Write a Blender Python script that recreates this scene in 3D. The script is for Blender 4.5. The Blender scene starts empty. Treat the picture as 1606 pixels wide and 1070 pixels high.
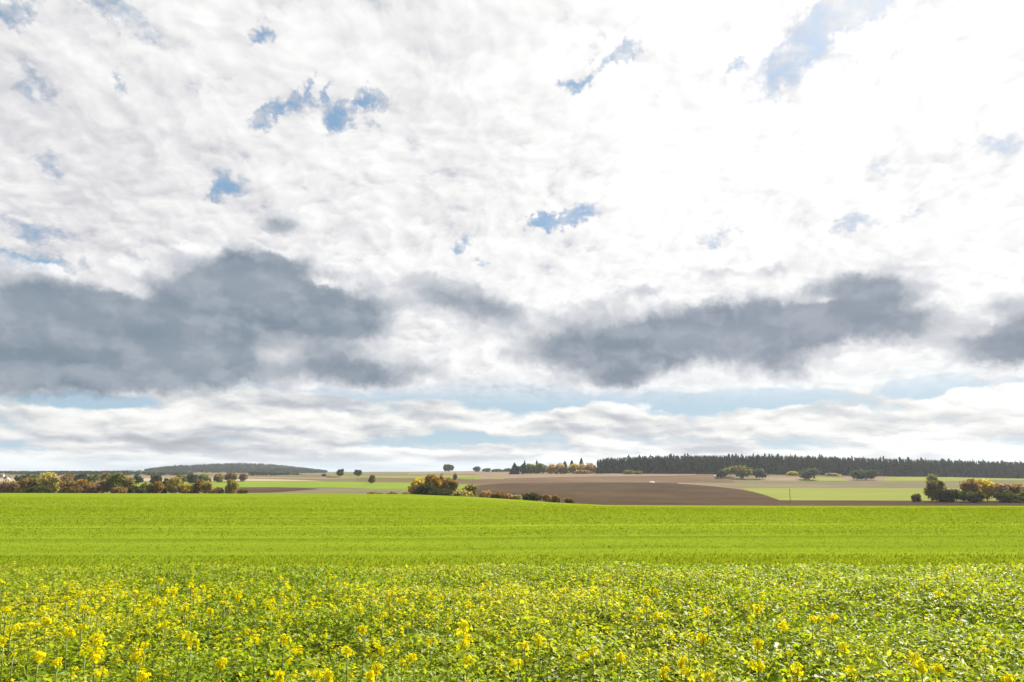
import bpy, math, random
import numpy as np

sc = bpy.context.scene
C = sc.collection
R = math.radians
rng = np.random.default_rng(7)
random.seed(7)

# ------------------------------------------------------------------ camera
W, H = 1606.0, 1070.0
F = 1070.0                       # focal length in photograph pixels (24 mm lens)
TILT = R(10.69)
CAM_Z = 1.6
cam = bpy.data.cameras.new('camera')
cam.sensor_width = 36.0
cam.lens = 36.0 * F / W
cam.clip_start, cam.clip_end = 0.05, 30000
cam_o = bpy.data.objects.new('camera', cam)
cam_o.location = (0, 0, CAM_Z)
cam_o.rotation_euler = (math.pi / 2 + TILT, 0, 0)
C.objects.link(cam_o)
sc.camera = cam_o
CT, ST = math.cos(TILT), math.sin(TILT)


def ray(px, py):
    a, b = (px - W / 2) / F, (H / 2 - py) / F
    return a, CT - b * ST, ST + b * CT


def azel(px, py):
    x, y, z = ray(px, py)
    return math.degrees(math.atan2(x, y)), math.degrees(math.atan2(z, math.hypot(x, y)))


def zfac(py):
    b = (H / 2 - np.asarray(py, float)) / F
    return (ST + b * CT) / (CT - b * ST)


def at(px, py, Y):
    x, y, z = ray(px, py)
    return x / y * Y, Y, CAM_Z + z / y * Y


# ------------------------------------------------------------------ light
SUN_AZ, SUN_EL = 40.0, 40.0      # ahead and to the right of the view, behind thin cloud
EXPO = 1.45
sc.view_settings.view_transform = 'Standard'
sc.view_settings.look = 'None'
sc.view_settings.exposure = EXPO
sc.view_settings.gamma = 1.0
sc.view_settings.use_curve_mapping = False
sc.render.engine = 'CYCLES'
sc.cycles.use_denoising = True
sc.cycles.max_bounces = 8
sc.cycles.transparent_max_bounces = 8
sc.cycles.volume_bounces = 0
sc.cycles.sample_clamp_indirect = 6.0

sun = bpy.data.lights.new('sun', 'SUN')
sun.energy = 4.8
sun.angle = R(0.6)
sun.color = (1.0, 0.95, 0.86)
sun_o = bpy.data.objects.new('sun', sun)
C.objects.link(sun_o)
sd = (math.sin(R(SUN_AZ)) * math.cos(R(SUN_EL)), math.cos(R(SUN_AZ)) * math.cos(R(SUN_EL)), math.sin(R(SUN_EL)))
sun_o.rotation_euler = (R(90 - SUN_EL), 0, R(180 - SUN_AZ))
sun_o.location = (sd[0] * 50, sd[1] * 50, sd[2] * 50)


# ------------------------------------------------------------------ node expressions
class X:
    """A node socket (or number) with arithmetic, so that node maths reads as formulas."""
    nt = None

    def __init__(self, s):
        self.s = s

    @staticmethod
    def put(sock, v):
        if isinstance(v, X):
            v = v.s
        if isinstance(v, bpy.types.NodeSocket):
            X.nt.links.new(v, sock)
        else:
            sock.default_value = v

    @staticmethod
    def m(op, *a, clamp=False):
        n = X.nt.nodes.new('ShaderNodeMath')
        n.operation = op
        n.use_clamp = clamp
        for i, v in enumerate(a):
            X.put(n.inputs[i], v)
        return X(n.outputs[0])

    def __add__(s, o): return X.m('ADD', s, o)
    __radd__ = __add__
    def __sub__(s, o): return X.m('SUBTRACT', s, o)
    def __rsub__(s, o): return X.m('SUBTRACT', o, s)
    def __mul__(s, o): return X.m('MULTIPLY', s, o)
    __rmul__ = __mul__
    def __truediv__(s, o): return X.m('DIVIDE', s, o)
    def __rtruediv__(s, o): return X.m('DIVIDE', o, s)


def sstep(x, a, b, lo=0.0, hi=1.0):
    n = X.nt.nodes.new('ShaderNodeMapRange')
    n.interpolation_type = 'SMOOTHSTEP'
    X.put(n.inputs['Value'], x)
    n.inputs['From Min'].default_value, n.inputs['From Max'].default_value = a, b
    n.inputs['To Min'].default_value, n.inputs['To Max'].default_value = lo, hi
    return X(n.outputs[0])


def lin(x, a, b, lo=0.0, hi=1.0):
    n = X.nt.nodes.new('ShaderNodeMapRange')
    X.put(n.inputs['Value'], x)
    n.inputs['From Min'].default_value, n.inputs['From Max'].default_value = a, b
    n.inputs['To Min'].default_value, n.inputs['To Max'].default_value = lo, hi
    return X(n.outputs[0])


def vec(x=0.0, y=0.0, z=0.0):
    n = X.nt.nodes.new('ShaderNodeCombineXYZ')
    for i, v in enumerate((x, y, z)):
        X.put(n.inputs[i], v)
    return X(n.outputs[0])


def sep(v):
    n = X.nt.nodes.new('ShaderNodeSeparateXYZ')
    X.put(n.inputs[0], v)
    return [X(o) for o in n.outputs]


def vmath(op, a, b=None):
    n = X.nt.nodes.new('ShaderNodeVectorMath')
    n.operation = op
    X.put(n.inputs[0], a)
    if b is not None:
        X.put(n.inputs[1], b)
    return X(n.outputs['Value'] if op in ('DOT_PRODUCT', 'LENGTH') else n.outputs[0])


def noise(v, scale, detail=4.0, rough=0.5, dist=0.0, color=False, lac=2.0):
    n = X.nt.nodes.new('ShaderNodeTexNoise')
    X.put(n.inputs['Vector'], v)
    for k, q in (('Scale', scale), ('Detail', detail), ('Roughness', rough), ('Distortion', dist), ('Lacunarity', lac)):
        n.inputs[k].default_value = q
    return X(n.outputs['Color' if color else 'Fac'])


def puffs(v, scale, detail=3.0, rough=0.5, smooth=0.6):
    """Rounded heads, as on cumulus: 1 in the middle of a puff, towards 0 in the creases."""
    n = X.nt.nodes.new('ShaderNodeTexVoronoi')
    n.voronoi_dimensions = '2D'
    n.feature = 'SMOOTH_F1'
    n.normalize = True
    X.put(n.inputs['Vector'], v)
    for k, q in (('Scale', scale), ('Detail', detail), ('Roughness', rough), ('Lacunarity', 2.1), ('Smoothness', smooth)):
        n.inputs[k].default_value = q
    return X.m('SUBTRACT', 1.0, X.m('MULTIPLY', X(n.outputs['Distance']), 1.6), clamp=True)


def mix(f, a, b):
    n = X.nt.nodes.new('ShaderNodeMix')
    n.data_type = 'RGBA'
    X.put(n.inputs[0], f)
    for i, v in ((6, a), (7, b)):
        if isinstance(v, tuple) and len(v) == 3:
            v = v + (1.0,)
        X.put(n.inputs[i], v)
    return X(n.outputs[2])


def scale_col(c, f):
    n = X.nt.nodes.new('ShaderNodeVectorMath')
    n.operation = 'SCALE'
    X.put(n.inputs[0], c)
    X.put(n.inputs[3], f)
    return X(n.outputs[0])


def srgb(r, g, b):
    return tuple(((c / 255 + 0.055) / 1.055) ** 2.4 if c > 10 else c / 255 / 12.92 for c in (r, g, b))


# ------------------------------------------------------------------ sky
world = bpy.data.worlds.new('World')
sc.world = world
world.use_nodes = True
nt = world.node_tree
nt.nodes.clear()
X.nt = nt
tc = nt.nodes.new('ShaderNodeTexCoord')
D = X(tc.outputs['Generated'])
dx, dy, dz = sep(D)
U = X.m('ARCTAN2', dx, dy) * 57.29578
V = X.m('ARCSINE', dz) * 57.29578
UV = vec(U, V, 0.0)
PXD = 1 / 19.0                   # degrees of sky per photograph pixel, near enough for sizes


def blobs(u, v, items):
    """Sum of soft elongated masses, each given by the place it has in the sky: (px, py, half width, half height, turn, amount)."""
    p = vec(u, v, 0.0)
    tot = 0.0
    for (px, py, wpx, hpx, rot, amp) in items:
        a0, e0 = azel(px, py)
        c, s = math.cos(R(rot)), math.sin(R(rot))
        w, h = wpx * PXD, hpx * PXD
        e = X.m('SUBTRACT', vmath('DOT_PRODUCT', p, (c / w, s / w, 0)), (a0 * c + e0 * s) / w)
        g = X.m('SUBTRACT', vmath('DOT_PRODUCT', p, (-s / h, c / h, 0)), (e0 * c - a0 * s) / h)
        tot = X.m('MULTIPLY_ADD', X.m('POWER', 0.36788, X.m('MULTIPLY_ADD', e, e, g * g)), amp, tot)
    return tot


# three scales of turbulence that fray every edge
wA = vmath('SUBTRACT', noise(UV, 0.09, 3, 0.55, color=True), (0.5, 0.5, 0.5))
wC = vmath('SUBTRACT', noise(UV, 1.5, 5, 0.62, color=True), (0.5, 0.5, 0.5))
wCu, wCv, _ = sep(wC)
wB = vmath('SUBTRACT', noise(UV, 0.42, 5, 0.6, color=True), (0.5, 0.5, 0.5))
wAu, wAv, _ = sep(wA)
wBu, wBv, _ = sep(wB)
Us = U + wAu * 3.0 + wBu * 4.4 + wCu * 2.2
Vs = V + wAv * 2.0 + wBv * 3.4 + wCv * 1.8

# clear air: the physical sky
sky = nt.nodes.new('ShaderNodeTexSky')
sky.sky_type = 'NISHITA'
sky.sun_disc = False
sky.sun_elevation = R(SUN_EL)
sky.sun_rotation = R(SUN_AZ)
sky.air_density, sky.dust_density, sky.ozone_density = 1.0, 1.2, 1.5
air = X(sky.outputs[0])
sundot = X.m('MAXIMUM', vmath('DOT_PRODUCT', D, sd), 0.0)
glow = X.m('POWER', sundot, 6.0)

K = 10.0 / 2 ** EXPO             # cloud colours below are as displayed; the background strength is 0.1
clear = mix(0.62, scale_col(air, 1.117 / 2 ** EXPO), scale_col(vec(*srgb(140, 182, 216)), K))
clear = mix(sstep(V, 0.0, 14.0, 0.75, 0.0), clear, scale_col(vec(*srgb(180, 207, 223)), K))

# --- high broken sheet, seen in perspective on a level plane
den = X.m('MAXIMUM', dz, 0.0) + 0.36
Qx, Qy = dx / den, dy / den
Qw = vmath('SUBTRACT', noise(vec(Qx, Qy, 0.0), 2.4, 3, 0.5, color=True), (0.5, 0.5, 0.5))
qa, qb, _ = sep(Qw)
qx, qy = Qx + qa * 0.22, Qy + qb * 0.22
Q = vec(qx, qy, 0.3)
n1 = noise(Q, 8.0, 9, 0.60)
n2 = noise(vec(Qx, Qy, 4.0), 2.2, 4, 0.5)
n3 = noise(vec(Qx, Qy * 0.8, 2.0), 22.0, 7, 0.64)
p1 = puffs(vec(qx + (n1 - 0.5) * 0.08, qy + (n3 - 0.5) * 0.05, 0.0), 10.0, 3.0, 0.55, 0.8)
p1b = puffs(vec(qx + (n1 - 0.5) * 0.08 + 0.014, qy + (n3 - 0.5) * 0.05 - 0.014, 0.0), 10.0, 2.0, 0.55, 0.8)
gaps = blobs(Us, Vs, [
    (492, 138, 9, 20, 10, 0.7), (522, 150, 7, 22, -15, 0.6), (408, 190, 14, 8, 40, 0.7), (572, 168, 16, 6, 10, 0.7), (600, 176, 8, 14, 0, 0.55), (345, 305, 10, 16, 20, 0.6), (840, 350, 16, 7, 0, 0.7), (940, 98, 16, 7, 20, 0.6),
    (462, 152, 22, 16, 20, 0.95), (428, 172, 22, 9, 25, 0.8), (536, 186, 20, 15, 35, 1.2), (592, 160, 25, 15, -20, 0.75), (400, 205, 25, 14, 40, 0.50),
    (972, 76, 34, 12, 12, 1.10), (905, 128, 26, 12, 14, 0.95), (1255, 78, 70, 26, 32, 1.25), (1310, 18, 66, 26, 25, 1.35),
    (1375, 5, 41, 15, 30, 0.90), (1160, 102, 18, 12, 0, 0.80), (1415, 96, 21, 9, 8, 0.70), (1330, 100, 33, 14, 25, 0.55),
    (870, 345, 41, 10, 8, 1.05), (915, 330, 25, 10, 30, 0.60), (362, 293, 23, 19, 0, 0.85), (722, 390, 20, 12, 10, 0.85),
    (1110, 372, 23, 13, 0, 0.80), (1165, 352, 28, 10, 0, 0.60), (1335, 352, 30, 9, 4, 0.62), (1425, 340, 31, 9, 4, 0.55),
    (60, 410, 49, 14, -4, 0.95), (12, 412, 33, 10, -4, 0.80), (70, 245, 18, 26, 0, 0.60), (188, 130, 20, 14, 0, 0.62),
    (412, 48, 20, 12, 0, 0.85), (170, 14, 66, 22, -10, 0.78), (20, 15, 25, 20, 0, 1.00), (50, 130, 16, 19, 0, 0.50), (1570, 235, 21, 8, 0, 0.50),
    (750, 410, 18, 10, 0, 0.50), (1000, 460, 36, 10, 6, 0.55), (60, 360, 41, 15, -10, 0.55),
])
# elsewhere round the horizon the sheet goes on with openings of the same kind
d1 = 0.93 + (n1 - 0.5) * 1.0 + (n3 - 0.5) * 1.3 + (p1 - 0.5) * 0.35 - gaps * 0.92
veil = sstep(n1 * 0.45 + n3 * 0.55, 0.42, 0.58, 0.0, 0.8)
cov1 = X.m('MAXIMUM', lin(d1, 0.02, 0.74), veil)
relief = (p1 - p1b) * 0.55 + (p1 - 0.55) * 0.10
b1 = 0.800 + relief * 0.70 + (n1 - 0.5) * 0.34 + (n2 - 0.5) * 0.34 + (n3 - 0.5) * 0.22 + glow * 0.22 + sstep(d1, 0.15, 0.9, -0.16, 0.045) + sstep(U, -40.0, 5.0, -0.01, 0.04)
grey1 = scale_col(vec(0.95, 0.955, 1.0), b1 * K)
warm1 = scale_col(vec(1.0, 0.992, 0.99), b1 * K)
sheet = mix(sstep(b1, 0.66, 0.95), grey1, warm1)
col = mix(cov1, clear, sheet)

# --- rows of small cumulus low over the horizon: bright tops, flat grey bases
def low(uo, vo, det):
    # rows crowd together towards the horizon
    vv = X.m('LOGARITHM', X.m('MAXIMUM', V + vo + 2.4, 0.2), 2.718)
    p = vec((U + uo + wAu * 5.0 + wBu * 2.0) * 0.15 + vv * 0.9, vv * 2.9 + wBv * 0.5 + wAv * 0.5, 0.0)
    return puffs(p, 1.0, det, 0.5, 0.6) * 0.5 + noise(vec((U + uo + wBu * 2.0 + wCu) * 0.095, (vv + wCv * 0.10) * 2.7 + wAv * 0.9 + wBv * 0.4, 7.0), 1.0, 7, 0.58) * 0.7
lw = low(0.0, 0.0, 3.0)
lup = low(0.30, 0.28, 2.0)
ldn = low(-0.15, -0.20, 2.0)
opening = blobs(U + wAu * 4 + wBu * 2.5, V + wAv * 1.0 + wBv * 0.9, [
    (700, 600, 230, 20, -2, 0.42), (860, 622, 130, 17, 4, 0.40), (430, 590, 70, 22, 0, 0.40), (560, 606, 110, 14, -3, 0.42), (125, 624, 80, 11, 0, 0.42),
    (1170, 628, 105, 13, 2, 0.48), (1445, 603, 50, 12, 0, 0.42), (1590, 588, 60, 10, 0, 0.30), (735, 690, 110, 14, 0, 0.22), (1130, 690, 240, 9, 0, 0.12),
])
d2 = lw + 0.025 - opening * 1.25 + sstep(V, 6.0, 10.0, 0.0, 0.4)
cov2 = sstep(d2, 0.40, 0.58)
cov2 = cov2 * sstep(V, -0.2, 1.0, 0.6, 1.0)
lit2 = (ldn - lup) * 1.25 + (noise(vec(U * 0.10 + wBu * 0.2, V * 0.42 + wBv * 0.3, 3.0), 1.0, 6, 0.58) - 0.5) * 1.5
b2 = 0.575 + sstep(lit2, -0.40, 0.36, -0.11, 0.42) + glow * 0.15 + sstep(V, 2.0, 9.0, 0.0, 0.12) + sstep(U, -30.0, 40.0, -0.03, 0.08)
low_c = mix(sstep(b2, 0.55, 0.86), scale_col(vec(0.94, 0.985, 1.06), b2 * K), scale_col(vec(1.0, 1.0, 0.975), b2 * K))
low_m = cov2 * sstep(V, 5.2, 9.0, 1.0, 0.0)
col = mix(sstep(V, 4.5, 8.5, 1.0, 0.0), col, clear)
col = mix(low_m, col, low_c)

# --- the dark band of cumulus in front
Ud = U + wAu * 3.4 + wBu * 3.0 + wCu * 0.9
Vd = V + wAv * 1.8 + wBv * 2.2 + wCv * 0.9
dark_items = [
    (20, 525, 120, 66, 0, 0.95), (140, 525, 150, 70, -6, 1.0), (285, 525, 125, 76, -8, 0.95), (330, 582, 100, 34, 0, 0.75), (110, 588, 190, 30, 0, 0.8),
    (430, 462, 115, 60, -6, 1.15), (535, 494, 90, 50, -14, 1.0), (420, 418, 60, 30, 14, 0.32), (345, 448, 70, 36, 20, 0.48), (440, 358, 38, 24, 15, 0.78),
    (545, 582, 110, 26, -3, 0.60), (480, 550, 60, 34, 0, 0.30), (620, 590, 70, 22, 0, 0.45), (660, 540, 110, 50, 0, 0.34),
    (700, 465, 100, 36, -6, 0.72), (770, 488, 70, 30, -10, 0.52),
    (880, 545, 130, 40, 0, 0.78), (1000, 550, 115, 46, 4, 0.9), (970, 598, 60, 22, 0, 0.55), (1120, 515, 125, 46, 8, 1.0), (1205, 565, 80, 36, -10, 0.68),
    (1260, 505, 120, 42, 6, 0.92), (1340, 472, 80, 48, 10, 0.85), (1420, 508, 66, 32, -12, 0.66), (920, 485, 70, 26, 10, 0.55),
    (1125, 432, 55, 18, 4, 0.5), (1215, 420, 38, 14, 0, 0.45), (1010, 458, 50, 12, 0, 0.35),
    (1572, 545, 62, 26, 4, 0.74), (1596, 474, 48, 22, -12, 0.6), (1700, 530, 90, 40, 0, 0.8),
    (-140, 520, 120, 60, 0, 0.95), (-330, 540, 130, 50, 5, 0.8), (1950, 500, 160, 45, 5, 0.8),
]
fx, fy = U * 0.13 + wBu * 0.30 + wCu * 0.10, V * 0.20 + wBv * 0.26 + wCv * 0.10
f3 = noise(vec(fx, fy, 5.0), 1.0, 8, 0.55) * 0.60 + puffs(vec(fx, fy, 0.0), 1.9, 3.5, 0.55, 0.55) * 0.46
f3b = noise(vec(fx + 0.09, fy + 0.16, 5.0), 1.0, 5, 0.5) * 0.60 + puffs(vec(fx + 0.09, fy + 0.16, 0.0), 1.9, 2.5, 0.5, 0.55) * 0.46
# behind and beside the view the band is left to chance
rest = sstep(X.m('ABSOLUTE', U), 52.0, 70.0) * X.m('EXPONENT', ((V - 10.0) * 0.25) * ((V - 10.0) * -0.25)) * sstep(noise(vec(U * 0.06, 0.0, 9.0), 1.0, 2, 0.5), 0.4, 0.65, 0.0, 1.0)
white = blobs(U + wBu * 1.0 + wCu * 0.9, V + wBv * 0.7 + wCv * 0.8, [(512, 447, 60, 15, -8, 1.1), (1300, 471, 46, 10, -2, 1.0), (165, 442, 60, 16, -12, 0.8), (425, 372, 40, 10, -10, 0.5),
                       (1140, 545, 60, 16, -10, 0.35), (412, 572, 58, 24, 28, 0.55), (240, 470, 60, 14, -12, 0.30), (640, 520, 40, 30, 0, 0.4), (430, 385, 60, 9, -25, 0.6), (565, 535, 60, 9, 0, 0.3), (1400, 480, 40, 9, 0, 0.35)])
band = blobs(Ud, Vd, dark_items) + rest
d3 = band * 1.08 + (f3 - 0.54) * 1.20 - white * 0.9
flat = sstep(Vd + (f3 - 0.5) * 2.2 + U * U * 0.0010, 5.9, 7.5)      # nearly level cloud bases
cov3 = sstep(d3, 0.22, 0.56) * flat
core = sstep(d3 * 0.68 + band * 0.32, 0.36, 1.16)
lit3 = sstep((f3 - f3b) * 2.0, -0.22, 0.34, 0.0, 1.0)
deep = mix(sstep(U, -30.0, 30.0), srgb(116, 134, 150), srgb(132, 143, 159))
soft3 = sstep(noise(vec(U * 0.07 + wAu * 0.5, V * 0.16 + wAv * 0.5, 11.0), 1.0, 4, 0.5), 0.36, 0.66)
deep = mix(soft3 * 0.55, deep, srgb(166, 175, 186))
deep = mix(lit3 * 0.55, deep, srgb(178, 185, 196))
edge = mix(lit3, srgb(214, 216, 221), (1.06, 1.05, 1.04))
c3 = mix(core, edge, deep)
col = mix(cov3 * 0.97, col, scale_col(c3, K))

# air near the horizon
col = mix(sstep(V, -0.5, 1.9, 0.55, 0.0), col, scale_col(vec(*srgb(198, 211, 219)), K))
# below the horizon: ground-coloured, hidden by the land
col = mix(sstep(V, -3.0, -0.6), scale_col(vec(0.12, 0.14, 0.08), K), col)
bg = nt.nodes.new('ShaderNodeBackground')
bg.inputs['Strength'].default_value = 0.1
X.put(bg.inputs['Color'], col)
wo = nt.nodes.new('ShaderNodeOutputWorld')
nt.links.new(bg.outputs[0], wo.inputs['Surface'])
world.cycles.sampling_method = 'MANUAL'
world.cycles.sample_map_resolution = 512


# ------------------------------------------------------------------ helpers for meshes and objects
def tag(o, label=None, cat=None, group=None, kind=None):
    for k, v in (('label', label), ('category', cat), ('group', group), ('kind', kind)):
        if v:
            o[k] = v
    return o


def mesh(name, verts, loops, sizes, mat=None, smooth=False, tint=None):
    """A mesh straight from arrays: verts (n,3), loops (flat indices), sizes (corners of each face), tint (one number per vertex)."""
    me = bpy.data.meshes.new(name)
    verts = np.ascontiguousarray(verts, dtype=np.float32)
    loops = np.ascontiguousarray(loops, dtype=np.int32).ravel()
    sizes = np.ascontiguousarray(sizes, dtype=np.int32).ravel()
    me.vertices.add(len(verts))
    me.vertices.foreach_set('co', verts.ravel())
    me.loops.add(len(loops))
    me.loops.foreach_set('vertex_index', loops)
    me.polygons.add(len(sizes))
    me.polygons.foreach_set('loop_start', np.concatenate(([0], np.cumsum(sizes)[:-1])).astype(np.int32))
    me.polygons.foreach_set('loop_total', sizes)
    if tint is not None:
        a = me.attributes.new('tint', 'FLOAT', 'POINT')
        a.data.foreach_set('value', np.ascontiguousarray(tint, dtype=np.float32))
    me.update(calc_edges=True)
    if smooth:
        me.polygons.foreach_set('use_smooth', np.ones(len(sizes), dtype=bool))
    if mat:
        me.materials.append(mat)
    return me


def obj(name, me, parent=None, loc=(0, 0, 0), rz=0.0):
    o = bpy.data.objects.new(name, me)
    o.location = loc
    o.rotation_euler = (0, 0, rz)
    if parent is not None:
        o.parent = parent
    C.objects.link(o)
    return o


def empty(name, loc, rz=0.0):
    o = bpy.data.objects.new(name, None)
    o.location = loc
    o.rotation_euler = (0, 0, rz)
    o.empty_display_size = 0.3
    C.objects.link(o)
    return o


class Geo:
    """Collects pieces of geometry that become one mesh."""
    def __init__(self):
        self.v, self.l, self.s, self.t, self.n = [], [], [], [], 0

    def add(self, v, l, s, t=None):
        v = np.asarray(v, float).reshape(-1, 3)
        self.v.append(v)
        self.l.append(np.asarray(l, int).ravel() + self.n)
        self.s.append(np.asarray(s, int).ravel())
        self.t.append(np.full(len(v), 0.5) if t is None else np.broadcast_to(np.asarray(t, float), (len(v),)))
        self.n += len(v)

    def quads(self, v4, t=None):
        """v4: (n,4,3)."""
        n = len(v4)
        self.add(v4.reshape(-1, 3), np.arange(4 * n), np.full(n, 4), None if t is None else np.repeat(t, 4))

    def tube(self, pts, rad, sides=6, t=None):
        pts = np.asarray(pts, float)
        k = len(pts)
        rad = np.broadcast_to(np.asarray(rad, float), (k,))
        d = np.gradient(pts, axis=0)
        d /= np.linalg.norm(d, axis=1)[:, None] + 1e-9
        up = np.where(np.abs(d[:, 2:3]) > 0.9, np.array([[1.0, 0, 0]]), np.array([[0, 0, 1.0]]))
        u = np.cross(d, up)
        u /= np.linalg.norm(u, axis=1)[:, None] + 1e-9
        w = np.cross(d, u)
        a = np.arange(sides) * 2 * math.pi / sides
        v = pts[:, None] + rad[:, None, None] * (u[:, None] * np.cos(a)[None, :, None] + w[:, None] * np.sin(a)[None, :, None])
        i, j = np.meshgrid(np.arange(k - 1), np.arange(sides), indexing='ij')
        jn = (j + 1) % sides
        f = np.stack([i * sides + j, i * sides + jn, (i + 1) * sides + jn, (i + 1) * sides + j], -1).reshape(-1, 4)
        self.add(v.reshape(-1, 3), np.concatenate([f.ravel(), np.arange((k - 1) * sides, k * sides)]),
                 np.concatenate([np.full(len(f), 4), [sides]]), t)

    def box(self, x0, y0, z0, x1, y1, z1):
        v = [(x, y, z) for z in (z0, z1) for y in (y0, y1) for x in (x0, x1)]
        f = [0, 2, 3, 1, 4, 5, 7, 6, 0, 1, 5, 4, 2, 6, 7, 3, 0, 4, 6, 2, 1, 3, 7, 5]
        self.add(v, f, [4] * 6)

    def mesh(self, name, mat, smooth=False):
        return mesh(name, np.concatenate(self.v), np.concatenate(self.l), np.concatenate(self.s), mat, smooth, np.concatenate(self.t))


def rand_frames(n, up_bias=0.0, r=rng):
    """n random orthonormal frames; up_bias pulls their normals towards +z."""
    nrm = r.normal(size=(n, 3))
    nrm[:, 2] = nrm[:, 2] * (1 - 0.5 * min(up_bias, 1)) + up_bias * 1.6
    nrm /= np.linalg.norm(nrm, axis=1)[:, None]
    h = r.normal(size=(n, 3))
    a = np.cross(nrm, h)
    a /= np.linalg.norm(a, axis=1)[:, None]
    return a, np.cross(nrm, a), nrm


# ------------------------------------------------------------------ materials
def new_mat(name):
    m = bpy.data.materials.new(name)
    m.use_nodes = True
    m.node_tree.nodes.clear()
    X.nt = m.node_tree
    return m


def out(m, shader):
    o = m.node_tree.nodes.new('ShaderNodeOutputMaterial')
    X.put(o.inputs['Surface'], shader)
    return m


def attr(name):
    n = X.nt.nodes.new('ShaderNodeAttribute')
    n.attribute_name = name
    return X(n.outputs['Fac'])


def wpos():
    n = X.nt.nodes.new('ShaderNodeNewGeometry')
    return X(n.outputs['Position'])


def bump(h, strength=0.4, dist=0.05):
    n = X.nt.nodes.new('ShaderNodeBump')
    n.inputs['Strength'].default_value = strength
    n.inputs['Distance'].default_value = dist
    X.put(n.inputs['Height'], h)
    return X(n.outputs[0])


def diffuse(c, normal=None):
    n = X.nt.nodes.new('ShaderNodeBsdfDiffuse')
    X.put(n.inputs['Color'], c)
    if normal is not None:
        X.put(n.inputs['Normal'], normal)
    return X(n.outputs[0])


def mixsh(f, a, b):
    n = X.nt.nodes.new('ShaderNodeMixShader')
    X.put(n.inputs[0], f)
    X.put(n.inputs[1], a)
    X.put(n.inputs[2], b)
    return X(n.outputs[0])


def ramp(f, stops):
    n = X.nt.nodes.new('ShaderNodeValToRGB')
    e = n.color_ramp.elements
    while len(e) < len(stops):
        e.new(0.5)
    for i, (p, c) in enumerate(stops):
        e[i].position = p
        e[i].color = tuple(c) + (1.0,)
    X.put(n.inputs[0], f)
    return X(n.outputs[0])


def leaf_material(name, stops, through=0.45, gloss=0.0, rough=0.4, tcol=(1.25, 1.2, 0.7)):
    """Thin leaves: colour runs along `stops` with the mesh's tint; light comes through; a little wax gloss."""
    m = new_mat(name)
    c = ramp(attr('tint'), stops)
    t = X.nt.nodes.new('ShaderNodeBsdfTranslucent')
    X.put(t.inputs['Color'], vmath('MULTIPLY', c, tcol))
    sh = mixsh(through, diffuse(c), X(t.outputs[0]))
    if gloss:
        g = X.nt.nodes.new('ShaderNodeBsdfGlossy')
        g.inputs['Roughness'].default_value = rough
        g.inputs['Color'].default_value = (1, 1, 1, 1)
        fr = X.nt.nodes.new('ShaderNodeFresnel')
        fr.inputs['IOR'].default_value = 1.4
        sh = mixsh(X.m('MULTIPLY', X(fr.outputs[0]), gloss), sh, X(g.outputs[0]))
    return out(m, sh)


def field_material(name, stops, fine=0.35, streak=None, patch=0.01, relief=0.0, seed=0.0, through=0.0):
    """Farm land: broad patches, fine grain and, if given, streaks (across, along scale) left by the machines."""
    m = new_mat(name)
    p = wpos()
    x, y, z = sep(p)
    f = noise(vec(x, y, seed), patch, 5, 0.6) * 0.55 + noise(vec(x * 0.35, y, seed + 3), fine, 4, 0.65) * 0.45
    if streak:
        sx, sy, amt = streak
        wob = noise(vec(x * 0.004, y * 0.004, seed), 1.0, 2, 0.5) * 14.0
        s = noise(vec(x * sx, (y + wob) * sy, seed + 8), 1.0, 3, 0.6)
        s2 = noise(vec(x * sx * 3, (y + wob) * sy * 3.3, seed + 5), 1.0, 2, 0.6)
        f = f * (1 - amt) + (s * 0.65 + s2 * 0.35) * amt
    f = lin(f, 0.36, 0.64)
    c = ramp(f, stops)
    nrm = None
    if relief:
        nrm = bump(noise(vec(x * 0.5, y, z), 1.1, 5, 0.7), 0.8, relief)
    sh = diffuse(c, nrm)
    if through:
        t = X.nt.nodes.new('ShaderNodeBsdfTranslucent')
        X.put(t.inputs['Color'], c)
        sh = mixsh(through, sh, X(t.outputs[0]))
    return out(m, sh)


def plain_material(name, c0, c1, scale=3.0, rough=0.9):
    m = new_mat(name)
    c = mix(sstep(noise(wpos(), scale, 5, 0.6), 0.3, 0.7), c0, c1)
    b = X.nt.nodes.new('ShaderNodeBsdfPrincipled')
    X.put(b.inputs['Base Color'], c)
    b.inputs['Roughness'].default_value = rough
    return out(m, X(b.outputs[0]))


# ------------------------------------------------------------------ the lie of the land
# heights of the ground along seven bearings from the camera, read from where the ground shows in the photograph
COLS = np.array([-700, 0, 400, 640, 740, 820, 870, 950, 1200, 1450, 1606, 2300], float)
CREST = np.array([773, 773.5, 774.5, 775.5, 779.5, 784.5, 788.5, 792.3, 793.5, 793.5, 793.5, 793.5])
FAR_Y = np.array([260, 320, 400, 520, 650, 800, 900, 1000, 1400, 2000, 3000, 5200], float)
L0 = [780, 779, 774, 765, 757, 751, 749, 747, 743.5, 741, 739.8, 739.0]
L1 = [780, 778, 773, 766, 758, 752, 750, 748, 744.5, 742.5, 741.2, 740.2]
L2 = [782, 779, 774, 766, 757, 750, 747.5, 746, 743.0, 741.2, 740.4, 739.8]
M0 = [786, 783, 778, 768, 758, 750, 746.5, 744, 740.3, 739.5, 739.2, 739.0]
M1 = [789, 786, 781, 770, 758, 748.5, 744.5, 742.0, 740.0, 739.8, 739.6, 739.4]
M2 = [792, 788, 782, 771, 758, 747.5, 743.5, 742.0, 741.0, 740.6, 740.4, 740.0]
M3 = [795, 790, 783, 771, 758, 747.0, 742.5, 741.5, 741.0, 740.8, 740.6, 740.2]
R0 = [796, 791, 784, 774, 765, 752, 744.0, 743.5, 743.2, 742.0, 741.0, 740.2]
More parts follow.
